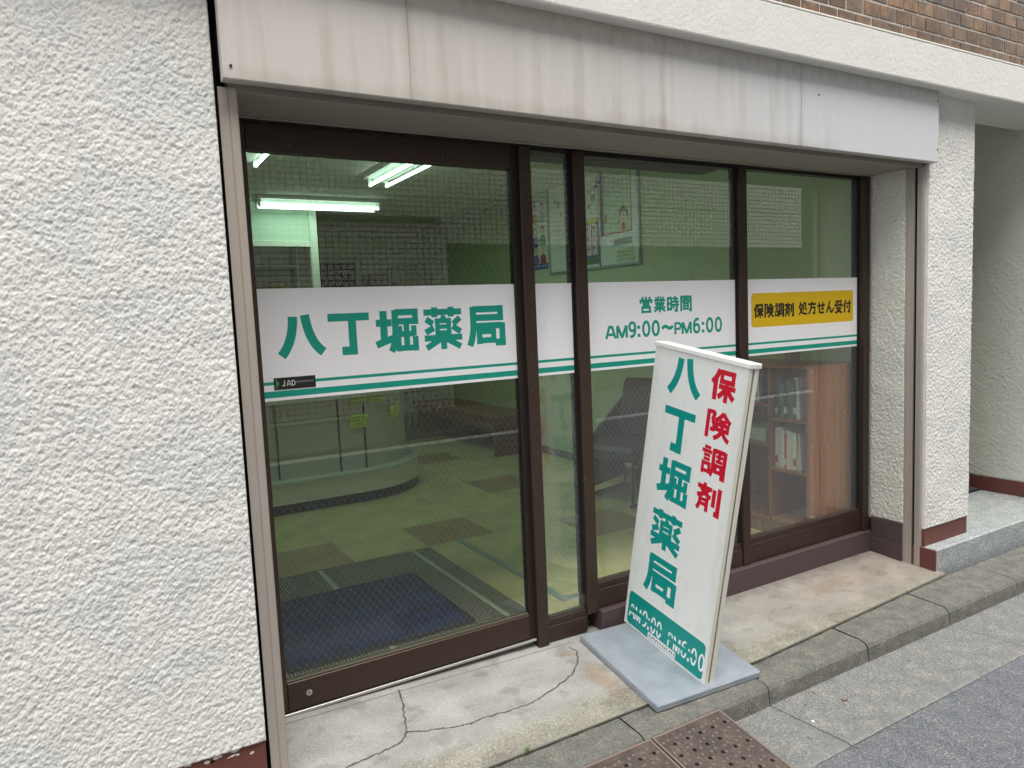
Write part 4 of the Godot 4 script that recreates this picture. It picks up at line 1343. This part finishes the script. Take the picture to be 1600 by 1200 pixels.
	put("frame_post", bxs([[Vector3(-0.1, 0, -0.03), Vector3(-0.02, 2.748, 0.03)]], 0.004), wf, dp)
	put("cross_beam", bx(Vector3(-0.02, 2.30, -0.029), Vector3(1.52, 2.36, 0.029), 0.004), wf, dp)
	put("upper_panel", bx(Vector3(-0.02, 2.361, -0.01), Vector3(1.52, 2.748, 0.01)), mat(col(196, 222, 202), 0.5), dp)
	put("side_panel", bx(Vector3(-2.59, 0, -0.02), Vector3(-0.1, 2.748, 0.02)), wall_m, dp)
	put("lower_panel", bx(Vector3(-0.02, 0, -0.02), Vector3(1.52, 1.5, 0.02)), wf, dp)
	var sh := thing("medicine_shelf", "white medicine shelf in the dispensary behind the screen", "shelf", Vector3(0.5, 0, -6.55))
	put("side_board", bxs([[Vector3(0, 0, -0.32), Vector3(0.03, 2.5, 0.1)], [Vector3(1.25, 0, -0.32), Vector3(1.28, 2.5, 0.1)], [Vector3(0.03, 0, -0.32), Vector3(1.25, 2.5, -0.30)]]), wf, sh)
	for k in 5: put("shelf_board", bx(Vector3(0.03, 0.9 + 0.33 * k, -0.299), Vector3(1.25, 0.92 + 0.33 * k, 0.1)), wf, sh)
	var stuff := [[0.62, 1.90, 0.20, 0.28, col(70, 160, 60), "green medicine carton on the dispensary shelf"], [0.86, 1.90, 0.24, 0.15, col(50, 90, 150), "blue medicine carton on the dispensary shelf"], [1.15, 1.90, 0.16, 0.12, col(190, 150, 50), "yellow medicine carton on the dispensary shelf, left of two"], [1.42, 1.90, 0.18, 0.13, col(190, 150, 50), "yellow medicine carton on the dispensary shelf, right of two"], [0.70, 2.23, 0.22, 0.17, col(200, 150, 130), "pink medicine carton on the shelf under the beam"], [1.05, 2.23, 0.30, 0.12, col(214, 220, 214), "white medicine carton on the shelf under the beam"]]
	for q in stuff:
		var t := thing("medicine_carton", q[5], "carton", Vector3(q[0], q[1] + 0.001, -6.62))
		put("carton_body", bx(Vector3(0, 0.01, -0.08), Vector3(q[2], q[3], 0.10), 0.003), mat(q[4], 0.5), t)
		put("carton_flap", bx(Vector3(0.01, q[3], -0.07), Vector3(q[2] - 0.01, q[3] + 0.004, 0.09)), mat((q[4] as Color).lightened(0.25), 0.5), t)
	var gd := thing("back_door", "dark green glazed door in the rear of the room", "door", Vector3(2.05, 0, -6.87))
	put("door_frame", bxs([[Vector3(0, 0, 0), Vector3(0.05, 2.36, 0.04)], [Vector3(0.58, 0, 0), Vector3(0.64, 2.36, 0.04)], [Vector3(0.05, 2.31, 0), Vector3(0.58, 2.36, 0.04)]], 0.003), mat(col(150, 170, 150), 0.4), gd)
	put("door_leaf", bx(Vector3(0.052, 0, -0.02), Vector3(0.578, 2.308, 0.015)), mat(col(36, 52, 38), 0.25), gd)
	put("door_handle", bx(Vector3(0.10, 1.0, 0.016), Vector3(0.12, 1.14, 0.05), 0.004), M.silver, gd)
	var cb := thing("grey_cabinet", "small grey cabinet with drawers beside the rear door", "cabinet", Vector3(2.74, 0, -6.6))
	put("cabinet_body", bx(Vector3(0, 0.0, -0.28), Vector3(0.24, 2.12, 0.05), 0.004), mat(col(120, 112, 116), 0.5), cb)
	for k in 6: put("drawer_front", bx(Vector3(0.012, 1.62 + 0.08 * k, 0.0505), Vector3(0.228, 1.69 + 0.08 * k, 0.062), 0.002), mat(col(134, 126, 130), 0.5), cb)
	var wr := thing("wire_rack", "black wire display rack against the rear wall", "rack", Vector3(3.02, 0, -6.5))
	var rk := MB.new()
	for k in 5: rk.tube(Vector3(0.09 * k, 0, 0), Vector3(0.09 * k, 2.2 + 0.016 * k, 0), 0.006 if k % 4 else 0.011, 6)
	for k in 9: rk.tube(Vector3(0, 0.5 + 0.212 * k, 0), Vector3(0.36, 0.5 + 0.216 * k, 0), 0.005 if k < 8 else 0.011, 6)
	for s in [0.0, 0.36]: rk.tube(Vector3(s, 0.011, -0.12), Vector3(s, 0.011, 0.14), 0.011, 6)
	put("rack_grid", rk.mesh(), mat(col(30, 28, 30), 0.5), wr)

	build_board(wall_m)
	build_bookcase()
	build_seats()


func person_bust(im: Image, x: float, y: float, s: float, skin: Color, hair: Color, top: Color) -> void:
	oval(im, x, y + s * 0.95, s * 0.55, s * 0.55, top)
	im.fill_rect(Rect2i(int(x - s * 0.55), int(y + s * 0.95), int(s * 1.1), int(s * 0.45)), top)
	oval(im, x, y + 0.0, s * 0.34, s * 0.42, hair)
	oval(im, x, y + s * 0.10, s * 0.27, s * 0.34, skin)

func build_board(_wall_m: Material) -> void:
	var x := 3.598
	var t := thing("notice_board", "aluminium framed white notice board on the right wall", "notice board", Vector3(x, 1.89, -2.755))
	var d := 0.705
	put("board_panel", bx(Vector3(-0.018, 0.02, -d + 0.02), Vector3(0, 0.925, d - 0.02)), mat(col(222, 232, 228), 0.35), t)
	put("board_frame", bxs([[Vector3(-0.03, 0, -d), Vector3(0, 0.022, d)], [Vector3(-0.03, 0.922, -d), Vector3(0, 0.945, d)], [Vector3(-0.03, 0.0221, -d), Vector3(0, 0.9219, -d + 0.022)], [Vector3(-0.03, 0.0221, d - 0.022), Vector3(0, 0.9219, d)]], 0.002), mat(col(158, 168, 164), 0.35, 0.6), t)
	put("glass_divider", bx(Vector3(-0.024, 0.0221, 0.135), Vector3(-0.019, 0.9219, 0.150)), mat(col(110, 120, 112), 0.4, 0.4), t)
	var px := x - 0.0195
	# leftmost bust poster, on the wall itself
	var im := blank(150, 330, col(226, 232, 224))
	for k in 6:
		var c: Color = [col(190, 140, 60), col(150, 180, 190), col(40, 70, 140), col(70, 150, 80), col(80, 80, 160), col(150, 40, 60)][k]
		person_bust(im, 42 + 66 * (k % 2), 30 + 92 * (k / 2) + (20 if k > 1 else 0), 52, col(226, 190, 165), col(70, 55, 50) if k != 5 else col(226, 190, 165), c)
	scribble(im, 14, 118, 120, col(90, 100, 100), 11, 61)
	im.fill_rect(Rect2i(0, 300, 150, 30), col(40, 70, 150))
	scribble(im, 20, 308, 110, col(200, 210, 230), 10, 62)
	poster("wall_poster", "poster with rows of cartoon busts left of the notice board", im, Vector3(x - 0.001, 2.66, -3.83), 0.31, 0.70)
	im = blank(300, 330, col(224, 230, 224))
	im.fill_rect(Rect2i(20, 6, 270, 18), col(224, 190, 40))
	scribble(im, 30, 8, 240, col(120, 100, 20), 12, 63)
	var r := RandomNumberGenerator.new()
	r.seed = 64
	for k in 26: oval(im, r.randf_range(20, 280), r.randf_range(44, 150), r.randf_range(4, 13), r.randf_range(5, 15), [col(90, 140, 90), col(60, 70, 80), col(200, 130, 130), col(120, 170, 110)][k % 4])
	for k in 7: scribble(im, 22, 176 + k * 20, 250, col(170, 180, 176), 10, 70 + k)
	poster("wall_poster", "pale poster with yellow header on the notice board's left half", im, Vector3(px, 2.80, -3.40), 0.86, 0.72)
	im = blank(150, 200, col(70, 110, 160))
	im.fill_rect(Rect2i(0, 0, 150, 14), col(226, 196, 50))
	rrect(im, Rect2(8, 30, 52, 60), 6, col(220, 222, 190))
	rrect(im, Rect2(8, 100, 52, 60), 6, col(150, 190, 214))
	im.fill_rect(Rect2i(66, 26, 34, 134), col(226, 214, 214))
	im.fill_rect(Rect2i(106, 26, 34, 134), col(226, 214, 214))
	for k in 6: scribble(im, 70 + 40 * (k % 2), 32 + 42 * (k / 2), 26, col(190, 40, 50), 26, 90 + k)
	oval(im, 110, 16, 30, 12, col(214, 214, 60))
	im.fill_rect(Rect2i(0, 170, 150, 30), col(70, 120, 70))
	poster("wall_poster", "small blue poster with red vertical print on the notice board", im, Vector3(px - 0.0015, 2.36, -2.96), 0.335, 0.42)
	im = blank(300, 360, col(186, 220, 186))
	im.fill_rect(Rect2i(0, 352, 300, 8), col(190, 90, 80)); im.fill_rect(Rect2i(292, 0, 8, 360), col(190, 90, 80))
	scribble(im, 20, 20, 200, col(60, 70, 60), 16, 101)
	scribble(im, 20, 48, 230, col(190, 80, 60), 16, 102)
	for k in 5: scribble(im, 20, 90 + 26 * k, 250, col(130, 160, 130), 13, 110 + k)
	oval(im, 225, 268, 40, 40, col(70, 60, 56)); oval(im, 225, 282, 33, 34, col(232, 200, 176)); oval(im, 225, 330, 20, 22, col(200, 90, 80))
	rrect(im, Rect2(162, 240, 30, 70), 6, col(110, 130, 140)); rrect(im, Rect2(167, 248, 20, 48), 2, col(210, 224, 222))
	bar(im, Vector2(40, 250), Vector2(70, 290), 4, 0, 0, col(150, 90, 80)); bar(im, Vector2(70, 250), Vector2(40, 300), 4, 0, 0, col(150, 90, 80))
	poster("wall_poster", "green poster with cartoon face on the notice board's right half", im, Vector3(px, 2.80, -2.59), 0.44, 0.62)
	im = blank(120, 60, col(200, 214, 196))
	im.fill_rect(Rect2i(0, 0, 120, 60), col(206, 218, 190))
	for k in 3: scribble(im, 8, 8 + 17 * k, 100, col(90, 110, 80), 11, 130 + k)
	poster("wall_poster", "small yellowish notice at the lower right of the notice board", im, Vector3(px, 2.04, -2.37), 0.26, 0.12)
	im = blank(120, 30, col(120, 128, 130))
	scribble(im, 8, 8, 100, col(180, 186, 186), 13, 140)
	poster("wall_poster", "grey name strip on the notice board above the yellowish notice", im, Vector3(px, 2.13, -2.40), 0.24, 0.055)

func poster(called: String, label: String, im: Image, at: Vector3, w: float, h: float) -> void:
	# hangs on the right wall facing into the room: left edge is the far one
	var t := thing(called, label, "poster", Vector3(at.x, at.y - h, at.z))
	put("poster_sheet", sheet(Vector3(-0.0012, h, 0), Vector3(0, 0, w), Vector3(0, -h, 0), Vector3(0.001, 0, 0)), textured(ImageTexture.create_from_image(im), 0.5), t)


func build_bookcase() -> void:
	var wd := wood(col(150, 99, 62), 301, true)
	var wd2 := wood(col(134, 88, 54), 305, true)
	var x0 := 3.18
	var x1 := 3.578
	var t := thing("bookcase", "brown wooden bookcase behind the right shop window", "bookcase")
	put("end_panel", bx(Vector3(x0, 0.0, -0.088), Vector3(x1, 1.115, -0.066), 0.002), wd, t)
	put("end_panel", bx(Vector3(x0, 0.0, -0.95), Vector3(x1, 1.115, -0.93), 0.002), wd, t)
	put("divider", bx(Vector3(x0 + 0.003, 0.12, -0.372), Vector3(x1 - 0.012, 1.094, -0.352)), wd2, t)
	put("top_board", bx(Vector3(x0 + 0.001, 1.0945, -0.9295), Vector3(x1, 1.114, -0.0885)), wd, t)
	put("back_board", bx(Vector3(x1 - 0.010, 0.0, -0.9295), Vector3(x1, 1.094, -0.0885)), wd2, t)
	for q in [[0.12, -0.3515], [0.45, -0.3515], [0.775, -0.3515]]:
		put("shelf_board", bx(Vector3(x0 + 0.005, q[0] - 0.018, q[1]), Vector3(x1 - 0.0105, q[0], -0.0885)), wd, t)
	for q in [0.12, 0.60, 0.86]:
		put("shelf_board", bx(Vector3(x0 + 0.005, q - 0.018, -0.9295), Vector3(x1 - 0.0105, q, -0.3725)), wd, t)
	put("kick_board", bx(Vector3(x0 + 0.02, 0.0, -0.9295), Vector3(x0 + 0.035, 0.10, -0.0885)), wd2, t)
	for q in [[3.205, 0.30], [3.205, 0.62], [3.205, 1.08], [3.52, 0.35], [3.52, 0.80], [3.52, 1.08]]:
		var screws := MB.new()
		screws.tube(Vector3(q[0], q[1], -0.0665), Vector3(q[0], q[1], -0.0650), 0.005, 10)
		put("screw_cap", screws.mesh(), mat(col(206, 180, 150), 0.5), t)
	# books: spines face left into the room
	var white := [[col(224, 226, 220), 0.255, 0.022, "white"], [col(214, 218, 210), 0.262, 0.028, "pale grey"], [col(230, 230, 226), 0.250, 0.018, "white"], [col(206, 70, 90), 0.215, 0.016, "red"], [col(222, 224, 220), 0.246, 0.026, "white"], [col(216, 216, 200), 0.240, 0.020, "cream"], [col(228, 230, 226), 0.236, 0.024, "white"], [col(214, 206, 90), 0.225, 0.014, "yellow"], [col(206, 214, 212), 0.230, 0.022, "pale blue"]]
	row_of_books(white, -0.345, 0.45, "middle shelf of bookcase bay by window")
	var tall := [[col(60, 90, 70), 0.22, 0.024, "dark green"], [col(70, 110, 140), 0.235, 0.022, "blue"], [col(120, 140, 110), 0.215, 0.018, "olive"], [col(60, 70, 100), 0.24, 0.028, "navy"], [col(70, 130, 120), 0.25, 0.020, "teal"], [col(130, 120, 90), 0.225, 0.020, "tan"], [col(60, 120, 90), 0.245, 0.024, "green"], [col(214, 222, 220), 0.262, 0.026, "white"]]
	row_of_books(tall, -0.345, 0.775, "upper shelf of bookcase bay by window")
	var far := [[col(80, 110, 110), 0.20, 0.026, "grey green"], [col(60, 80, 110), 0.19, 0.030, "slate blue"], [col(140, 60, 60), 0.20, 0.020, "maroon"], [col(150, 190, 190), 0.205, 0.030, "light teal"], [col(210, 214, 206), 0.20, 0.022, "white"], [col(70, 100, 120), 0.195, 0.026, "steel blue"]]
	row_of_books(far, -0.60, 0.86, "upper shelf of bookcase's farther bay")
	var pp := thing("paper_stack", "stack of pale papers on the bookcase shelf behind the sign", "papers", Vector3(3.38, 0.601, -0.55))
	for k in 5: put("paper_bundle", bx(Vector3(-0.15 + 0.006 * (k % 3), 0.016 * k, -0.14), Vector3(0.14 - 0.008 * (k % 2), 0.016 * k + 0.015, 0.12 - 0.01 * (k % 3))), mat(col(206 - 4 * k, 212, 190), 0.8), pp)
	var pl := thing("potted_plant", "small potted plant with grassy leaves on top of the bookcase", "plant", Vector3(3.33, 1.1155, -0.30))
	var pot := MB.new()
	pot.tube(Vector3(0, 0, 0), Vector3(0, 0.075, 0), 0.04, 14, true, 0.052)
	put("pot", pot.mesh(), mat(col(120, 100, 84), 0.7), pl)
	var lf := MB.new()
	for k in 46:
		var w := rng.randf_range(0, TAU)
		var le := rng.randf_range(0.09, 0.19)
		var dir := Vector3(cos(w), 0, sin(w))
		var side := Vector3(-sin(w), 0, cos(w)) * 0.004
		var p0 := Vector3(0, 0.07, 0) + dir * rng.randf_range(0, 0.03)
		var p1 := p0 + Vector3(0, le * 0.7, 0) + dir * le * 0.35
		var p2 := p1 + Vector3(0, le * rng.randf_range(-0.2, 0.3), 0) + dir * le * 0.5
		lf.face([p0 - side, p0 + side, p1 + side, p1 - side], dir + Vector3.UP)
		lf.face([p1 - side, p1 + side, p2], dir + Vector3.UP)
	put("leaves", lf.mesh(), mat(col(74, 104, 58), 0.6), pl)

func row_of_books(l: Array, z: float, y: float, where: String) -> void:
	var ord := ["first", "second", "third", "fourth", "fifth", "sixth", "seventh", "eighth", "ninth"]
	var at := z
	for k in l.size():
		var q: Array = l[k]
		var th: float = q[2]
		if at + th > (-0.092 if z > -0.5 else -0.376): break
		var t := thing("book", "%s book, %s from left on the %s" % [q[3], ord[k], where], "book", Vector3(3.215, y + 0.0005, at), "books in the bookcase")
		var h: float = q[1]
		var c: Color = q[0]
		put("cover", bxs([[Vector3(0, 0, 0.0003), Vector3(0.19, h, 0.0025)], [Vector3(0, 0, th - 0.0025), Vector3(0.19, h, th - 0.0003)], [Vector3(-0.0015, 0, 0.0003), Vector3(-0.0001, h, th - 0.0003)]]), mat(c, 0.5), t)
		put("pages", bx(Vector3(0.0002, 0.003, 0.0026), Vector3(0.184, h - 0.003, th - 0.0026)), mat(col(226, 222, 206), 0.8), t)
		if k % 3 == 0: put("spine_label", bx(Vector3(-0.0022, h * 0.12, 0.002), Vector3(-0.0016, h * 0.30, th - 0.002)), mat(col(190, 60, 80) if c.get_luminance() > 0.6 else col(220, 220, 210), 0.5), t)
		if k == l.size() - 1: t.rotation.x = -0.06
		at += th + 0.0012


func build_seats() -> void:
	# waiting chair in grey-blue vinyl, wooden bench along the right wall
	var vinyl := world_tri(relief(mat(col(36, 42, 54), 0.5), grain_bump(0.15, 311, 256), 0.05), 3.0)
	var t := thing("waiting_chair", "grey-blue padded waiting chair behind the window left of the sign", "chair", Vector3(3.10, 0, -1.72))
	t.rotation.y = -PI / 2 + 0.25
	put("seat", bx(Vector3(-0.27, 0.34, -0.27), Vector3(0.27, 0.45, 0.27), 0.03), vinyl, t)
	var b := MB.new()
	b.xf = Transform3D(Basis(Vector3.RIGHT, -0.28), Vector3(0, 0.44, -0.25))
	b.box(Vector3(-0.27, 0, -0.05), Vector3(0.27, 0.50, 0.05), 0.03)
	put("backrest", b.mesh(), vinyl, t)
	for s in [-1.0, 1.0]:
		var a := MB.new()
		var pts := [Vector3(0.25 * s, 0.014, 0.27), Vector3(0.25 * s, 0.33, 0.25), Vector3(0.25 * s, 0.36, -0.2), Vector3(0.25 * s, 0.30, -0.28), Vector3(0.25 * s, 0.014, -0.31)]
		for k in 4: a.tube(pts[k], pts[k + 1], 0.013, 8)
		a.tube(Vector3(0.25 * s, 0.014, 0.29), Vector3(0.25 * s, 0.014, -0.33), 0.013, 8)
		put("leg", a.mesh(), mat(col(60, 62, 66), 0.35, 0.7), t)
		var sp := MB.new()
		sp.prism([Vector2(-0.42, 0.80), Vector2(-0.20, 0.66), Vector2(0.20, 0.40), Vector2(0.27, 0.30), Vector2(0.25, 0.10), Vector2(0.10, 0.06), Vector2(-0.30, 0.08), Vector2(-0.36, 0.20)], 0.275 * s, 0.30 * s)
		put("side_panel", sp.mesh(), vinyl, t)
	var wd := wood(col(120, 78, 52), 315, false)
	var bench := thing("wooden_bench", "long brown wooden bench along the right wall at the back", "bench", Vector3(3.28, 0, -4.9))
	for k in 4: put("seat_plank", bx(Vector3(-0.26 + 0.135 * k, 0.40, -1.1), Vector3(-0.13 + 0.135 * k, 0.435, 1.1), 0.004), wd, bench)
	put("apron", bx(Vector3(-0.24, 0.30, -1.06), Vector3(-0.21, 0.399, 1.06)), wd, bench)
	for q in [-1.0, 1.0]: put("leg", bx(Vector3(-0.20, 0, q - 0.04), Vector3(0.25, 0.399, q + 0.04), 0.003), wd, bench)


# ---------------------------------------------------------------- across the street, seen in the glass
func build_opposite() -> void:
	var pav := struct("opposite_pavement")
	put("pavement_slab", bx(Vector3(-40, -0.36, 6.42), Vector3(60, -0.12, 9.5), 0.01), world_tri(textured(speckled(col(118, 114, 106), 401, 0.2, 0.2, 0.2, 0.1, 0.02, 512), 0.9), 1.0), pav)
	put("kerb_stone", bx(Vector3(-40, -0.36, 6.33), Vector3(60, -0.09, 6.418), 0.01), M.gutter, pav)
	var ob := thing("tiled_building", "beige tile-clad building across the street mirrored in the glass", "building")
	var joint := mat(col(52, 48, 41), 0.9)
	put("wall", bxs([[Vector3(-14, -0.2, 9.02), Vector3(5.05, 13, 16)], [Vector3(5.05, 2.80, 9.02), Vector3(14.6, 4.25, 16)], [Vector3(5.05, 4.25, 10.2), Vector3(14.6, 13, 16)], [Vector3(14.62, -0.2, 9.6), Vector3(34, 11, 16)]]), joint, ob)
	var mmh := MultiMesh.new()
	mmh.transform_format = MultiMesh.TRANSFORM_3D
	mmh.use_colors = true
	mmh.mesh = bx(Vector3(-0.0484, -0.0364, -0.008), Vector3(0.0484, 0.0364, 0.006), 0.002)
	var spots := []
	var r := RandomNumberGenerator.new()
	r.seed = 410
	for j in 70:
		var y := -0.1 + 0.0895 * j
		for i in 250:
			var x := -13.9 + 0.1145 * i
			if x > 5.0 and not (y > 2.84 and y < 4.22 and x < 14.55): continue
			if x < -3.0: continue
			spots.append(Vector3(x, y, 9.012))
	mmh.instance_count = spots.size()
	for k in spots.size():
		mmh.set_instance_transform(k, Transform3D(Basis(), spots[k]))
		var f := r.randf_range(0.9, 1.08)
		mmh.set_instance_color(k, Color(0.70 * f, 0.66 * f, 0.55 * f))
	var mi := MultiMeshInstance3D.new()
	mi.multimesh = mmh
	mi.name = "wall_tiles"
	var tile := mat(Color.WHITE, 0.35)
	tile.vertex_color_use_as_albedo = true
	mi.material_override = tile
	mi.set_meta("kind", "stuff")
	ob.add_child(mi)
	# joints between the panels of tiles, a string course, a recessed shop front on the right
	put("string_course", bxs([[Vector3(-3, 3.60, 8.995), Vector3(14.6, 3.625, 9.02)], [Vector3(-3, 3.16, 8.98), Vector3(4.95, 3.26, 9.02)]]), mat(col(84, 80, 68), 0.8), ob)
	put("shop_front", bxs([[Vector3(5.06, -0.12, 10.4), Vector3(14.59, 2.79, 10.5)]]), mat(col(26, 28, 28), 0.4), ob)
	put("planter", bxs([[Vector3(5.1, -0.12, 8.95), Vector3(14.5, 0.36, 9.25)]], 0.01), mat(col(96, 66, 48), 0.8), ob)
	for k in 6: put("mullion", bx(Vector3(5.4 + 1.7 * k, -0.11, 10.3), Vector3(5.5 + 1.7 * k, 2.79, 10.39)), mat(col(70, 62, 54), 0.5), ob)
	for k in 4:
		var w := put("window", bx(Vector3(-10.5 + 3.6 * k, 5.6, 8.98), Vector3(-8.9 + 3.6 * k, 7.2, 9.0195)), mat(col(50, 52, 54), 0.4), ob)
		put("pane", bx(Vector3(-10.42 + 3.6 * k, 5.68, 8.975), Vector3(-8.98 + 3.6 * k, 7.12, 8.9795)), mat(col(60, 70, 76), 0.1), w)


func build_litter() -> void:
	var lf := thing("dry_leaf", "crumpled brown dry leaf lying in the gutter", "leaf", Vector3(2.14, -0.213, 0.915))
	var m := MB.new()
	for k in 7:
		var w := TAU * k / 7.0
		var p := Vector3(cos(w), 0, sin(w)) * 0.014
		var q := Vector3(cos(w + 0.9), 0, sin(w + 0.9)) * (0.010 + 0.006 * (k % 2))
		m.face([Vector3(0, 0.004, 0), p + Vector3(0, 0.004 + 0.008 * (k % 3), 0), q + Vector3(0, 0.003 + 0.006 * ((k + 1) % 3), 0)], Vector3.UP)
	put("leaf_blade", m.mesh(), mat(col(150, 124, 100), 0.8), lf)
	var pb := thing("pebble", "small pale pebble in the gutter nearer the ramp plate", "pebble", Vector3(1.885, -0.2145, 0.945))
	var sp := SphereMesh.new()
	sp.radius = 0.0075
	sp.height = 0.011
	sp.radial_segments = 12
	sp.rings = 7
	put("stone", sp, mat(col(212, 210, 200), 0.8), pb, Vector3(0, 0.0045, 0))
	var tw := thing("twig", "thin dry twig lying against the kerb face", "twig", Vector3(2.09, -0.2215, 0.81))
	var tb := MB.new()
	tb.tube(Vector3(0.012, 0.003, -0.03), Vector3(0, 0.004, 0.0), 0.0022, 6)
	tb.tube(Vector3(0, 0.004, 0.0), Vector3(-0.004, 0.003, 0.03), 0.002, 6, true, 0.001)
	put("stem", tb.mesh(), mat(col(176, 152, 120), 0.8), tw)
	var wd := thing("weed", "tiny green weed sprouting from the joint between doorstep and kerb", "weed", Vector3(0.735, -0.118, 0.589))
	var wm := MB.new()
	for k in 16:
		var w := rng.randf_range(0, TAU)
		var d := Vector3(cos(w), 0, sin(w))
		var sd := Vector3(-d.z, 0, d.x) * 0.0022
		var p1 := d * 0.006 + Vector3(0, rng.randf_range(0.006, 0.014), 0)
		var p2 := d * rng.randf_range(0.010, 0.018) + Vector3(0, rng.randf_range(0.004, 0.015), 0)
		wm.face([-sd * 0.5, sd * 0.5, p1 + sd, p1 - sd], d + Vector3.UP)
		wm.face([p1 - sd, p1 + sd, p2], d + Vector3.UP)
	put("leaves", wm.mesh(), mat(col(84, 112, 52), 0.7), wd)
	for k in 9:
		var gt := thing("grit", "", "grit", Vector3(rng.randf_range(1.75, 3.3), -0.2165, rng.randf_range(0.78, 1.05)), "grit scattered in the gutter")
		gt.set_meta("label", "tiny grain of grit scattered in the gutter beside the kerb")
		var gm := SphereMesh.new()
		gm.radius = rng.randf_range(0.002, 0.004)
		gm.height = gm.radius * 1.5
		gm.radial_segments = 7
		gm.rings = 4
		put("grain", gm, mat(col(150, 146, 138) if k % 2 else col(88, 84, 78), 0.9), gt, Vector3(0, 0.0018, 0))
